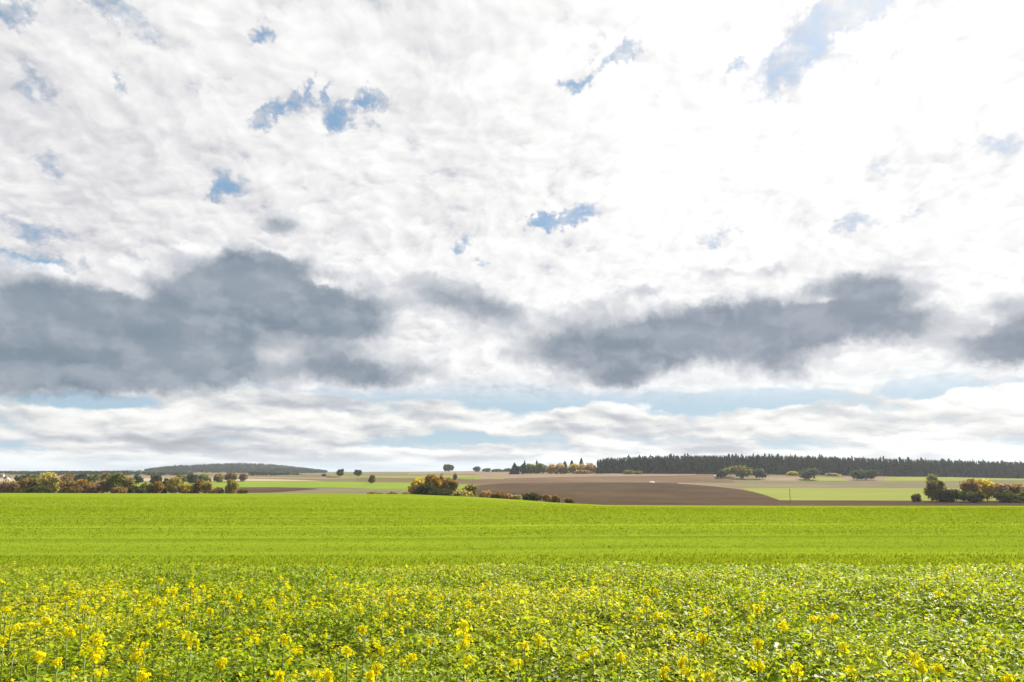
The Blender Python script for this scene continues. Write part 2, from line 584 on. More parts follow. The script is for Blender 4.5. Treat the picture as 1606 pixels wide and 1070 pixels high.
R1 = [796, 789, 782, 772, 764, 753, 748.0, 747.5, 746.0, 744.0, 742.0, 740.6]
R2 = [796, 789, 782, 772, 764, 754, 751.0, 750.0, 748.0, 745.0, 742.0, 740.6]
FAR = np.array([L0, L0, L1, L2, M0, M1, M1, M2, R0, R1, R2, R2], float)
FAR[6] = (FAR[5] + FAR[7]) / 2
FAR[7] = (np.array(M2) + np.array(M3)) / 2
NODES_Y = np.concatenate((np.array([0, 40, 80, 120, 160, 200.0]), FAR_Y))
Zc = np.zeros((len(COLS), len(NODES_Y)))
for i in range(len(COLS)):
    z200 = CAM_Z + 200 * float(zfac(CREST[i]))
    ex = z200 + 4.5
    for j, y in enumerate((0, 40, 80, 120, 160, 200)):
        Zc[i, j] = -0.0225 * y + ex * max(0.0, (y - 40) / 160.0)
    Zc[i, 6:] = CAM_Z + FAR_Y * zfac(FAR[i])


def px_of(x, y):
    return W / 2 + F * 1.0177 * np.asarray(x) / np.maximum(np.asarray(y, float), 1.0)


def ground(x, y):
    x, y = np.broadcast_arrays(np.asarray(x, float), np.asarray(y, float))
    sh = x.shape
    x, y = x.ravel(), y.ravel()
    px = np.clip(px_of(x, y), COLS[0], COLS[-1])
    i = np.clip(np.searchsorted(COLS, px) - 1, 0, len(COLS) - 2)
    t = (px - COLS[i]) / (COLS[i + 1] - COLS[i])
    yy = np.clip(y, 0, NODES_Y[-1])
    j = np.clip(np.searchsorted(NODES_Y, yy) - 1, 0, len(NODES_Y) - 2)
    h0 = NODES_Y[j + 1] - NODES_Y[j]
    s = (yy - NODES_Y[j]) / h0
    # monotone-ish cubic in distance
    def col(c):
        z = Zc[c]
        m = np.zeros_like(z)
        d = np.diff(z, axis=1) / np.diff(NODES_Y)
        m[:, 1:-1] = (d[:, :-1] + d[:, 1:]) / 2
        m[:, 0], m[:, -1] = d[:, 0], d[:, -1]
        a = np.arange(len(c))
        z0, z1, m0, m1 = z[a, j], z[a, j + 1], m[a, j], m[a, j + 1]
        s2, s3 = s * s, s * s * s
        return z0 * (2 * s3 - 3 * s2 + 1) + m0 * h0 * (s3 - 2 * s2 + s) + z1 * (3 * s2 - 2 * s3) + m1 * h0 * (s3 - s2)
    z = col(i) * (1 - t) + col(i + 1) * t
    # the wooded hill on the left
    hx, hy = (388 - W / 2) / F / 1.0177 * 2600, 2600.0
    e = np.where(x > hx, 165.0, 230.0)
    z = z + 23.0 * np.exp(-((x - hx) / e) ** 2 - ((y - hy) / 420.0) ** 2)
    return z.reshape(sh)


def gz(x, y):
    return float(ground(np.array([x]), np.array([y]))[0])


# y at which the ground shows at row py of the photograph (beyond the crest)
YS = np.concatenate((np.arange(215, 1000, 2.0), np.arange(1000, 5200, 20.0)))


def reach(px, py):
    x = (px - W / 2) / F / 1.0177 * YS
    z = ground(x, YS)
    rows = (z - CAM_Z) / YS
    b = (rows * CT - ST) / (CT + rows * ST)
    r = H / 2 - b * F
    r = np.minimum.accumulate(r)
    return float(np.interp(-py, -r, YS))


# ------------------------------------------------------------------ ground and fields
def sheet_mesh(name, X2, Y2, mat, lift=0.0):
    ny, nx = X2.shape
    Z2 = ground(X2, Y2) + lift
    v = np.stack([X2, Y2, Z2], -1).reshape(-1, 3)
    i, j = np.meshgrid(np.arange(ny - 1), np.arange(nx - 1), indexing='ij')
    f = np.stack([i * nx + j, i * nx + j + 1, (i + 1) * nx + j + 1, (i + 1) * nx + j], -1).reshape(-1, 4)
    return mesh(name, v, f, np.full(len(f), 4), mat, smooth=True)


M_soil = field_material('soil', [(0.0, (0.045, 0.034, 0.022)), (1.0, (0.10, 0.075, 0.05))], fine=3.0, patch=0.5, relief=0.04)
M_land = field_material('mixed farmland', [(0.0, (0.0685, 0.0659, 0.0263)), (0.5, (0.1001, 0.0870, 0.0448)), (1.0, (0.1212, 0.1054, 0.0632))], fine=0.06, streak=(0.0016, 0.0158, 0.2635), patch=0.004)
ys = np.concatenate((np.linspace(-400, 0, 9), np.linspace(4, 60, 29), np.linspace(64, 300, 80), np.linspace(306, 1000, 120), np.linspace(1020, 5200, 110)))
us = np.linspace(-1, 1, 181)
half = 70 + 1.6 * np.maximum(ys, 0)
half[ys < 0] = 70 + 0.8 * -ys[ys < 0]
g = obj('ground', sheet_mesh('ground', us[None] * half[:, None], np.repeat(ys[:, None], len(us), 1), M_land, -0.02))
tag(g, kind='structure')


def field(name, pts, mat, lift, ny=14, px_step=24):
    """A field on the far slope: its near and far edges as rows of the photograph at several bearings."""
    px = np.array([p[0] for p in pts], float)
    near = np.array([reach(p[0], p[1]) for p in pts])
    far = np.array([reach(p[0], p[2]) for p in pts])
    q = np.linspace(px[0], px[-1], max(4, int((px[-1] - px[0]) / px_step)))
    n_, f_ = np.interp(q, px, near), np.interp(q, px, far)
    t = np.linspace(0, 1, ny)[:, None]
    Y2 = n_[None] * (1 - t) + f_[None] * t
    X2 = (q[None] - W / 2) / F / 1.0177 * Y2
    return tag(obj(name, sheet_mesh(name, X2, Y2, mat, lift)), kind='structure')


M_plough = field_material('ploughed soil', [(0.0, (0.0342, 0.0225, 0.0141)), (0.5, (0.0508, 0.0346, 0.0213)), (1.0, (0.0744, 0.0513, 0.0307))], fine=0.22, streak=(0.0033, 0.0523, 0.1769), patch=0.012, relief=0.12, seed=1)
M_plough2 = field_material('dry ploughed soil', [(0.0, (0.0704, 0.0483, 0.0319)), (0.5, (0.0974, 0.0682, 0.0444)), (1.0, (0.1273, 0.0918, 0.0621))], fine=0.12, streak=(0.0022, 0.0315, 0.2218), patch=0.008, relief=0.1, seed=2)
M_stubble = field_material('stubble', [(0.0, (0.1191, 0.0846, 0.0559)), (0.5, (0.1515, 0.1119, 0.0773)), (1.0, (0.1840, 0.1420, 0.1012))], fine=0.12, streak=(0.0016, 0.0273, 0.2664), patch=0.008, seed=3)
M_meadow = field_material('bright meadow', [(0.0, (0.0892, 0.1280, 0.0153)), (0.5, (0.1148, 0.1600, 0.0204)), (1.0, (0.1530, 0.1880, 0.0298))], fine=0.10, streak=(0.0034, 0.0400, 0.4250), patch=0.009, seed=4)
M_pale = field_material('pale green crop', [(0.0, (0.1096, 0.1253, 0.0262)), (0.5, (0.1355, 0.1520, 0.0357)), (1.0, (0.1672, 0.1733, 0.0524))], fine=0.10, streak=(0.0023, 0.0320, 0.2380), patch=0.010, seed=5)
M_olive = field_material('olive fallow', [(0.0, (0.0756, 0.0686, 0.0360)), (0.5, (0.1080, 0.0945, 0.0540)), (1.0, (0.1476, 0.1225, 0.0756))], fine=0.10, streak=(0.0022, 0.0350, 0.3960), patch=0.008, seed=6)
M_cream = field_material('cream stubble', [(0.0, (0.1890, 0.1680, 0.1008)), (1.0, (0.2660, 0.2240, 0.1512))], fine=0.10, streak=(0.0021, 0.0350, 0.3600), patch=0.008, seed=7)

field('brown_field', [(-200, 778, 767.5), (378, 776, 765.2), (500, 777, 765.0), (660, 779, 768.5), (745, 783, 768)], M_olive, 0.05)
field('ploughed_strip', [(372, 774, 764.6), (440, 772.5, 764.4), (486, 768.3, 765.8), (500, 767.5, 766.8)], M_plough, 0.11)
field('meadow_field', [(-250, 767, 757.5), (200, 766, 757.5), (400, 764.8, 755.2), (520, 765, 755.8), (640, 768.2, 757.0), (690, 768, 758.5), (735, 767, 760.5)], M_meadow, 0.10)
field('cream_field', [(-250, 757, 752), (330, 755.0, 750.5), (400, 754.8, 751.5), (470, 755, 753), (505, 755.3, 754.8)], M_cream, 0.15)
field('stubble_strip', [(-250, 751.5, 748), (320, 750.6, 747.0), (420, 751.0, 748.0), (520, 751.5, 749.2), (560, 751.5, 750.2)], M_stubble, 0.12)
field('dark_plough_strip', [(560, 755.8, 750.6), (600, 756.3, 750.2), (660, 757.0, 749.8), (720, 757.5, 751), (745, 757, 755)], M_plough2, 0.16)
field('far_green_field', [(520, 749.3, 746.8), (600, 749.8, 746.6), (720, 751, 745.0), (790, 752, 748.0)], M_pale, 0.2)
field('far_olive_field', [(480, 746.6, 742.8), (600, 746.3, 742.6), (700, 744.8, 741.4), (780, 744.6, 742)], M_olive, 0.25)
field('far_stubble_field', [(640, 744.3, 741.6), (700, 743.9, 740.8), (760, 745.6, 740.6), (800, 747.5, 741)], M_stubble, 0.35)
field('stubble_field', [(740, 758.5, 750.5), (780, 758, 746.5), (850, 757.6, 743.2), (940, 757.3, 742.7), (1040, 757.2, 742.4), (1120, 757.4, 743.2), (1150, 757.6, 746.5)], M_plough2, 0.10)
field('pale_rise', [(745, 752.5, 745.5), (800, 750.5, 742.4), (880, 748.8, 742.3), (1000, 747.6, 742.1), (1090, 745.6, 742.6)], M_stubble, 0.2)
field('ploughed_field', [(725, 784, 766), (760, 786, 760.5), (800, 789.5, 757.6), (870, 792, 757.3), (950, 794.3, 757.0), (1050, 795, 757.2), (1075, 795, 758.2), (1120, 795, 762), (1165, 795, 768.5), (1195, 795, 776), (1222, 795, 786), (1228, 795, 790)], M_plough, 0.14, ny=40, px_step=8)
field('field_track', [(1062, 759.2, 757.5), (1090, 760.8, 758.8), (1120, 763.3, 761.7), (1150, 767.0, 765.4), (1165, 769.0, 767.6)], M_stubble, 0.24, ny=3, px_step=8)
field('fallow_field', [(1050, 758.6, 753.6), (1110, 762.5, 753.8), (1165, 767.0, 754.2), (1300, 766.8, 754.6), (1450, 767.0, 754.8), (1650, 767.5, 755.5), (2000, 768, 756)], M_olive, 0.08)
field('pale_crop_field', [(1156, 767.0, 766.6), (1170, 770.5, 766.2), (1200, 779, 766.0), (1222, 786.5, 766.0), (1300, 787, 766.2), (1450, 787, 766.4), (1650, 787, 767), (2000, 787, 767)], M_pale, 0.13, ny=24, px_step=8)
field('dark_headland', [(1205, 796, 785.2), (1240, 796, 785.4), (1450, 796, 786.0), (1606, 796, 786.2), (2000, 796, 786.4)], M_plough, 0.20)
field('tan_field', [(1190, 754.6, 747.6), (1260, 754.8, 748.4), (1330, 755, 748.6), (1400, 755, 748.2), (1420, 755, 748.6)], M_stubble, 0.2)
field('green_wedge', [(1255, 755, 752.0), (1290, 755, 749.0), (1312, 755, 750.0), (1330, 755, 753)], M_pale, 0.3)
field('bright_far_field', [(1385, 755, 750.0), (1420, 755, 748.4), (1500, 755.3, 748.8), (1560, 754, 750.4), (2000, 754, 751)], M_pale, 0.3)
field('left_green_patch', [(-200, 770.8, 768.6), (0, 771.2, 768.9), (34, 771.6, 769.6), (40, 771.8, 771.0)], M_meadow, 0.3)


# ------------------------------------------------------------------ numpy noise
def vnoise(x, y, seed=0):
    x, y = np.asarray(x, float), np.asarray(y, float)
    xi, yi = np.floor(x).astype(np.int64), np.floor(y).astype(np.int64)
    fx, fy = x - xi, y - yi
    fx, fy = fx * fx * (3 - 2 * fx), fy * fy * (3 - 2 * fy)

    def h(a, b):
        n = (a * 374761393 + b * 668265263 + seed * 974634777) & 0xFFFFFFFF
        n = ((n ^ (n >> 13)) * 1274126177) & 0xFFFFFFFF
        return ((n ^ (n >> 16)) & 0xFFFF) / 65535.0
    return (h(xi, yi) * (1 - fx) + h(xi + 1, yi) * fx) * (1 - fy) + (h(xi, yi + 1) * (1 - fx) + h(xi + 1, yi + 1) * fx) * fy


def fbm(x, y, seed=0, octaves=3):
    s, a, t = 0.0, 1.0, 0.0
    for k in range(octaves):
        s = s + a * vnoise(x * 2 ** k, y * 2 ** k, seed + k)
        t += a
        a *= 0.55
    return s / t


# ------------------------------------------------------------------ the young cereal field
EDGE = 9.7                        # where the mustard ends and the cereal begins
M_cereal = field_material('young cereal', [(0.0, (0.066, 0.100, 0.008)), (0.5, (0.110, 0.150, 0.010)), (1.0, (0.168, 0.204, 0.012))],
                          fine=1.2, streak=(0.005, 0.30, 0.75), patch=0.03, seed=11)
ysC = np.concatenate((np.linspace(EDGE - 0.5, 60, 70), np.linspace(62, 216, 90)))
hC = 14 + 1.25 * ysC
tag(obj('cereal_field', sheet_mesh('cereal_field', us[None] * hC[:, None], np.repeat(ysC[:, None], len(us), 1), M_cereal, 0.02)), kind='structure')


def band_value(x, y):
    """Light and dark passes of the seed drill, running across the view."""
    w = (fbm(x * 0.015, y * 0.015, 51, 2) - 0.5) * 3.0
    a = vnoise(x * 0.006 + 5, (y + w) * 0.46, 52)
    b = vnoise(x * 0.02, (y + w) * 1.3, 53)
    c = fbm(x * 0.25, y * 0.25, 54, 2)
    v = 0.5 + (0.55 * a + 0.3 * b + 0.15 * c - 0.5) * 2.3
    # thin gaps where the drill passes meet, and a yellower near edge, its tint also raised to offset the blades' self-shadow
    for yl, wl, amt in ((13.6, 0.3, 0.35), (17.0, 0.35, 0.5), (19.2, 0.3, 0.3), (21.6, 0.4, 0.55), (24.6, 0.45, 0.6), (27.4, 0.4, 0.3), (30.4, 0.5, 0.55), (35.5, 0.6, 0.35), (41.5, 0.8, 0.5), (52.5, 1.3, 0.8)):
        v = v - amt * np.exp(-((y + w * 0.35 - yl) / wl) ** 2) * (0.4 + 1.2 * vnoise(x * 0.06 + yl, y * 0 + yl, 55))
    v = v + 0.45 * np.exp(-((y - 10.5) / 4.0) ** 2) + 0.22 * np.clip((y - 60) / 40, 0, 1) - 0.14 * np.exp(-((y - 34) / 12.0) ** 2)
    return np.clip(v, 0, 1)


def make_blades(n):
    y = 1.0 / rng.uniform(1 / 128.0, 1 / (EDGE - 0.15 + 8), n) - 8
    x = rng.uniform(-1, 1, n) * (0.80 * y + 3.0)
    bv = band_value(x, y)
    keep = rng.uniform(0, 1, n) < (0.35 + 0.9 * bv) * np.clip((y - 6.5) / 9.0, 0.3, 1)
    x, y, bv = x[keep], y[keep], bv[keep]
    n = len(x)
    k = (y / 10.0)
    hgt = (0.045 + 0.045 * rng.uniform(0, 1, n)) * (0.60 + 0.75 * bv) * np.minimum(k ** 0.25, 1.6)
    wid = 0.0040 * k ** 0.8 * rng.uniform(0.7, 1.4, n)
    az = rng.uniform(0, 2 * math.pi, n)
    lean = rng.uniform(0.4, 1.5, n)
    d = np.stack([np.cos(az), np.sin(az), np.zeros(n)], 1)
    s = np.stack([-np.sin(az + 0.6), np.cos(az + 0.6), np.zeros(n)], 1)
    b = np.stack([x, y, ground(x, y)], 1)
    up = np.array([0, 0, 1.0])
    m = b + d * (hgt * lean * 0.35)[:, None] + up * (hgt * (0.75 - 0.18 * lean))[:, None]
    t = b + d * (hgt * lean * 0.95)[:, None] + up * (hgt * (1.05 - 0.45 * lean))[:, None]
    w = s * wid[:, None]
    v = np.stack([b - w, b + w, m - w * 0.8, m + w * 0.8, t], 1)
    base = np.arange(n)[:, None] * 5
    q = (base + np.array([0, 1, 3, 2])).ravel()
    tr = (base + np.array([2, 3, 4])).ravel()
    tint = np.clip(0.02 + 0.86 * bv + rng.normal(0, 0.07, n), 0, 1)
    return mesh('cereal_blades', v.reshape(-1, 3), np.concatenate([q, tr]), np.concatenate([np.full(n, 4), np.full(n, 3)]),
                M_blade, tint=np.repeat(tint, 5))


M_blade = leaf_material('cereal blade', [(0.0, (0.052, 0.086, 0.009)), (0.35, (0.108, 0.155, 0.011)), (0.7, (0.165, 0.210, 0.012)), (1.0, (0.240, 0.268, 0.013))], through=0.5, gloss=0.0, tcol=(1.2, 1.15, 0.6))
tag(obj('cereal_blades', make_blades(420000)), 'young bright green cereal growing across the open field', None, None, 'stuff')

# ------------------------------------------------------------------ the mustard crop in front
M_leaf = leaf_material('mustard leaf', [(0.0, (0.070, 0.130, 0.012)), (0.3, (0.135, 0.210, 0.013)), (0.6, (0.210, 0.280, 0.014)), (0.85, (0.270, 0.320, 0.018)), (1.0, (0.32, 0.34, 0.06))],
                       through=0.55, gloss=0.15, rough=0.42, tcol=(1.4, 1.3, 0.45))
M_petal = leaf_material('mustard petal', [(0.0, (0.46, 0.50, 0.012)), (0.5, (0.62, 0.54, 0.008)), (1.0, (0.66, 0.54, 0.008))], through=0.5, gloss=0.0, rough=0.5, tcol=(1.15, 1.15, 0.8))
M_stem = leaf_material('mustard stem', [(0.0, (0.09, 0.13, 0.02)), (1.0, (0.20, 0.24, 0.06))], through=0.1, gloss=0.4, rough=0.4)
soil_y = np.concatenate((np.linspace(-3, 4, 15), np.linspace(4.3, EDGE, 20)))
soil_h = 6 + 1.2 * np.maximum(soil_y, 0)
tag(obj('mustard_field_soil', sheet_mesh('mustard_field_soil', us[None] * soil_h[:, None], np.repeat(soil_y[:, None], len(us), 1), M_soil, 0.03)), kind='structure')


def edge_y(x):
    return EDGE + (fbm(x * 0.5, x * 0 + 3.3, 61, 2) - 0.5) * 0.4


def canopy(x, y):
    calm = 1 - 0.75 * np.clip((np.asarray(y) - 7.5) / 1.8, 0, 1)
    return 0.60 + ((fbm(x * 0.7, y * 0.7, 62, 3) - 0.5) * 0.26 + (vnoise(x * 3.1, y * 3.1, 66) - 0.5) * 0.12) * calm - 0.10 * np.clip((np.asarray(y) - 9.0) / 0.8, 0, 1) - 0.26 * np.clip((np.asarray(y) - 9.7) / 0.9, 0, 1)


def leaf_shapes(pos, az, pitch, roll, L, Wd, tint):
    """Folded, drooping leaves: five corners and two faces each."""
    n = len(pos)
    ca, sa, cp, sp = np.cos(az), np.sin(az), np.cos(pitch), np.sin(pitch)
    d = np.stack([ca * cp, sa * cp, sp], 1)
    side = np.stack([-sa, ca, np.zeros(n)], 1)
    nrm = np.cross(d, side)
    nrm *= np.sign(nrm[:, 2:3] + 1e-9)
    side = side * np.cos(roll)[:, None] + nrm * np.sin(roll)[:, None]
    nrm = np.cross(d, side)
    nrm *= np.sign(nrm[:, 2:3] + 1e-9)
    Lc, Wc = L[:, None], Wd[:, None]
    base = pos
    midp = pos + d * Lc * 0.48 - nrm * Wc * 0.06
    l = pos + d * Lc * 0.42 + side * Wc * 0.5 + nrm * Wc * 0.16
    r = pos + d * Lc * 0.50 - side * Wc * 0.5 + nrm * Wc * 0.16
    tip = pos + d * Lc - nrm * Lc * 0.16
    v = np.stack([base, l, tip, r, midp], 1).reshape(-1, 3)
    b = np.arange(n)[:, None] * 5
    f = (b + np.array([0, 4, 2, 1, 0, 3, 2, 4])).ravel()
    return v, f, np.full(2 * n, 4), np.repeat(tint, 5)


def scatter(n, y0=1.6, y1=None):
    """Points spread evenly over the mustard field that the view takes in, and a bit beyond."""
    y1 = EDGE + 1.6 if y1 is None else y1
    y = np.sqrt(rng.uniform(0, 1, n) * ((y1 + 2) ** 2 - (y0 + 2) ** 2) + (y0 + 2) ** 2) - 2
    x = rng.uniform(-1, 1, n) * (0.80 * y + 1.7)
    k = y < edge_y(x) + rng.exponential(0.28, n) - 0.1
    return x[k], y[k]


x, y = scatter(330000)
dens = fbm(x * 1.3, y * 1.3, 63, 3)
keep = rng.uniform(0, 1, len(x)) < 0.30 + 1.35 * np.clip(dens - 0.18, 0, 1)
x, y, dens = x[keep], y[keep], dens[keep]
n = len(x)
dep = rng.exponential(0.075, n)
z = ground(x, y) + np.maximum(canopy(x, y) - dep, 0.05)
pitch = rng.normal(0.15, 0.5, n)
L = rng.uniform(0.020, 0.050, n) * (1 + 0.35 * (rng.uniform(0, 1, n) > 0.93))
tint = np.clip(0.66 + (fbm(x * 0.9, y * 0.9, 64, 2) - 0.5) * 0.7 + rng.normal(0, 0.19, n), 0, 1)
v, f, s, t = leaf_shapes(np.stack([x, y, z], 1), rng.uniform(0, 6.283, n), pitch, rng.normal(0, 0.5, n), L, L * rng.uniform(0.42, 0.7, n), tint)
tag(obj('mustard_foliage', mesh('mustard_foliage', v, f, s, M_leaf, tint=t)), 'dense low mass of yellow green mustard leaves covering the front field', None, None, 'stuff')

# broader, darker leaves lower down close the ground
x, y = scatter(56000)
n = len(x)
z = ground(x, y) + canopy(x, y) * rng.uniform(0.30, 0.80, n)
L = rng.uniform(0.07, 0.13, n)
v, f, s, t = leaf_shapes(np.stack([x, y, z], 1), rng.uniform(0, 6.283, n), rng.normal(0.05, 0.3, n), rng.normal(0, 0.3, n), L, L * rng.uniform(0.5, 0.75, n), np.clip(rng.normal(0.52, 0.15, n), 0, 1))
tag(obj('mustard_undergrowth', mesh('mustard_undergrowth', v, f, s, M_leaf, tint=t)), 'broad lower mustard leaves showing in the gaps of the crop', None, None, 'stuff')

# thin upright stems and seed pods among the leaves
x, y = scatter(5200)
n = len(x)
z0 = ground(x, y) + 0.25
z1 = ground(x, y) + canopy(x, y) + rng.uniform(-0.05, 0.07, n)
az = rng.uniform(0, 6.283, n)
lx, ly = np.cos(az) * rng.uniform(0.0, 0.18, n), np.sin(az) * rng.uniform(0.0, 0.18, n)
w = np.stack([np.full(n, 0.0026), np.zeros(n), np.zeros(n)], 1)
b0, b1_ = np.stack([x, y, z0], 1), np.stack([x + lx, y + ly, z1], 1)
g = Geo()
g.quads(np.stack([b0 - w, b0 + w, b1_ + w * 0.6, b1_ - w * 0.6], 1), rng.uniform(0.2, 1, n))
tag(obj('mustard_stalks', g.mesh('mustard_stalks', M_stem)), 'thin pale green stalks standing up through the mustard leaves', None, None, 'stuff')


def florets(g, c, up, size, tint):
    """Four-petalled flowers: c centres (n,3), up directions (n,3)."""
    n = len(c)
    h = rng.normal(size=(n, 3))
    a = np.cross(up, h)
    a /= np.linalg.norm(a, axis=1)[:, None] + 1e-9
    b = np.cross(up, a)
    sz = (size * rng.uniform(0.8, 1.2, n))[:, None]
    for k in range(4):
        p = a * math.cos(k * math.pi / 2) + b * math.sin(k * math.pi / 2)
        q = np.cross(up, p)
        lift = up * sz * 0.25
        g.quads(np.stack([c, c + p * sz * 0.6 + q * sz * 0.42 + lift * 0.6, c + p * sz + lift * 0.5, c + p * sz * 0.6 - q * sz * 0.42 + lift * 0.6], 1), tint)


def flower_chance(x, y):
    px = px_of(x, y)
    left = np.clip(1.15 - px / 1400.0, 0.16, 1.15)
    band = np.exp(-((y - 5.9) / 0.9) ** 2) * np.clip(1.5 - px / 1000.0, 0.12, 1.3) * 1.2
    patch = 0.35 + 1.2 * fbm(x * 0.55, y * 0.55, 65, 2)
    return (0.30 * left + band) * patch * np.where(y > 7.0, 0.04, 1.0)


x, y = scatter(15000, 2.2)
k = rng.uniform(0, 1, len(x)) < np.clip(flower_chance(x, y), 0, 1) * 0.50
x, y = x[k], y[k]
n = len(x)
top = np.stack([x, y, ground(x, y) + canopy(x, y) + rng.uniform(-0.05, 0.10, n)], 1)
g = Geo()
for k in range(9):
    a = rng.uniform(0, 6.283, n)
    rr = rng.uniform(0.004, 0.026, n)
    c = top + np.stack([np.cos(a) * rr, np.sin(a) * rr, rng.uniform(-0.035, 0.02, n)], 1)
    up = np.stack([np.cos(a) * 0.6, np.sin(a) * 0.6, np.full(n, 0.8)], 1)
    florets(g, c, up, 0.0095, np.clip(rng.normal(0.5, 0.25, n), 0, 1))
tag(obj('mustard_blossoms', g.mesh('mustard_blossoms', M_petal)), 'scattered small yellow mustard blossoms among the leaves', None, None, 'stuff')

# --- the plants whose flower heads stand out one by one
head_meshes, stem_meshes, leaf_meshes = [], [], []
for q in range(7):
    g = Geo()
    tiers = 2 if q == 6 else 1  # the last is a double head
    for tier in range(tiers):
        m = (36, 24, 30, 20, 34, 27, 26)[q]
        a = rng.uniform(0, 6.283, m)
        e = np.arccos(rng.uniform(-0.25, 1, m))
        d = np.stack([np.sin(e) * np.cos(a), np.sin(e) * np.sin(a), np.cos(e)], 1)
        rad = np.array([0.028, 0.028, 0.032]) * rng.uniform(0.75, 1.1)
        off = rng.normal(0, 0.014, (3, 3))[rng.integers(0, 3, m)]
        ctr = d * rad * rng.uniform(0.45, 1.25, (m, 1)) + off + np.array([0, 0, 0.01 + 0.055 * tier])
        florets(g, ctr, d, 0.0135, np.clip(rng.normal(0.6, 0.22, m), 0, 1))
        # every floret on its own short stalk, all from one spike with a knot of buds on top
        root = np.stack([np.zeros(m), np.zeros(m), np.clip(ctr[:, 2] - 0.02, -0.03, 0.09)], 1)
        w = np.array([[0.0011, 0.0008, 0]])
        g.quads(np.stack([root - w, root + w, ctr + w, ctr - w], 1), np.zeros(m))
    zt = 0.03 + 0.055 * (tiers - 1)
    g.tube(np.array([[0, 0, -0.035], [0, 0, zt], [0, 0, zt + 0.008], [0, 0, zt + 0.016]]), [0.0022, 0.002, 0.006, 0.002], 6, 0.0)
    hm = g.mesh('flower_head', M_petal)
    head_meshes.append(hm)
for q in range(5):
    g = Geo()
    bx, by = rng.uniform(-0.06, 0.06, 2)
    zz = np.linspace(0, 1, 6)
    pts = np.stack([bx * (1 - zz) ** 1.5 + 0.012 * np.sin(zz * 5 + q) * (1 - zz), by * (1 - zz) ** 1.5 + 0.012 * np.cos(zz * 4 + q) * (1 - zz), zz - 1], 1)
    g.tube(pts, np.linspace(0.0055, 0.0028, 6), 5)
    stem_meshes.append(g.mesh('stem', M_stem, smooth=True))
for q in range(6):
    L = rng.uniform(0.07, 0.11, 1)
    v, f, s, t = leaf_shapes(np.zeros((1, 3)), np.zeros(1), rng.uniform(-0.2, 0.5, 1), rng.normal(0, 0.3, 1), L, L * rng.uniform(0.4, 0.6, 1), rng.uniform(0.3, 0.85, 1))
    leaf_meshes.append(mesh('leaf', v, f, s, M_leaf, tint=t))

heads = [(2, 916), (65, 925), (212, 932), (250, 912), (300, 920), (247, 947), (290, 956), (372, 937), (272, 930), (330, 960), (10, 959),
         (62, 962), (50, 986), (72, 977), (17, 992), (5, 1010), (105, 995), (260, 985), (60, 1036), (150, 1026), (149, 1038), (216, 1027), (300, 1010),
         (284, 1000), (400, 1007), (446, 1009), (467, 1025), (345, 1042), (600, 972), (570, 988), (728, 1000), (731, 1012), (675, 1010), (545, 1027),
         (650, 1035), (590, 1050), (580, 1062), (732, 1042), (500, 1065), (515, 1061), (222, 1067), (90, 1044),
         (1228, 987), (1103, 1002), (1188, 960), (1473, 935), (1030, 930), (1013, 945), (1325, 1020), (1188, 1011), (930, 1024), (845, 1010), (823, 1017),
         (973, 1037), (910, 1035), (1040, 1055), (1068, 1040), (1080, 1060), (1105, 1065), (1190, 1047), (1250, 1055), (1335, 1060), (1475, 1052), (1445, 1052),
         (1433, 1035), (1578, 1067), (813, 1042), (1273, 975), (1303, 972), (1110, 962), (160, 1058), (440, 1062)]
spots = []
for i, (px, py) in enumerate(heads):
    dep = -float(zfac(py))
    Yh = (CAM_Z - 0.73) / (dep - 0.0225)
    hx, hy, hz = at(px, py, Yh)
    spots.append((hx, hy, hz, 1.0 + 0.25 * rng.uniform(), 6 if (px, py) in ((728, 1000), (150, 1026)) else int(rng.integers(0, 6)), px, py))
x, y = scatter(3000, 2.9, 7.0)
k = rng.uniform(0, 1, len(x)) < np.clip(flower_chance(x, y) / (0.3 + 0.25 * y), 0, 1)
for a, b in list(zip(x[k], y[k]))[:210 - len(spots)]:
    spots.append((a, b, gz(a, b) + float(canopy(np.array(a), np.array(b))) + rng.uniform(0.02, 0.13), rng.uniform(0.45, 0.9), int(rng.integers(0, 6)), 0, 0))
LABELLED = {(728, 1000): 'tall mustard plant with two yellow flower clusters stacked on one stem near the bottom middle',
            (1228, 987): 'lone bright yellow mustard head standing clear above the leaves on the right',
            (212, 932): 'upright mustard plant with a yellow head beside the dark gap on the left',
            (600, 972): 'single small mustard plant in flower amid the glossy leaves at mid field'}
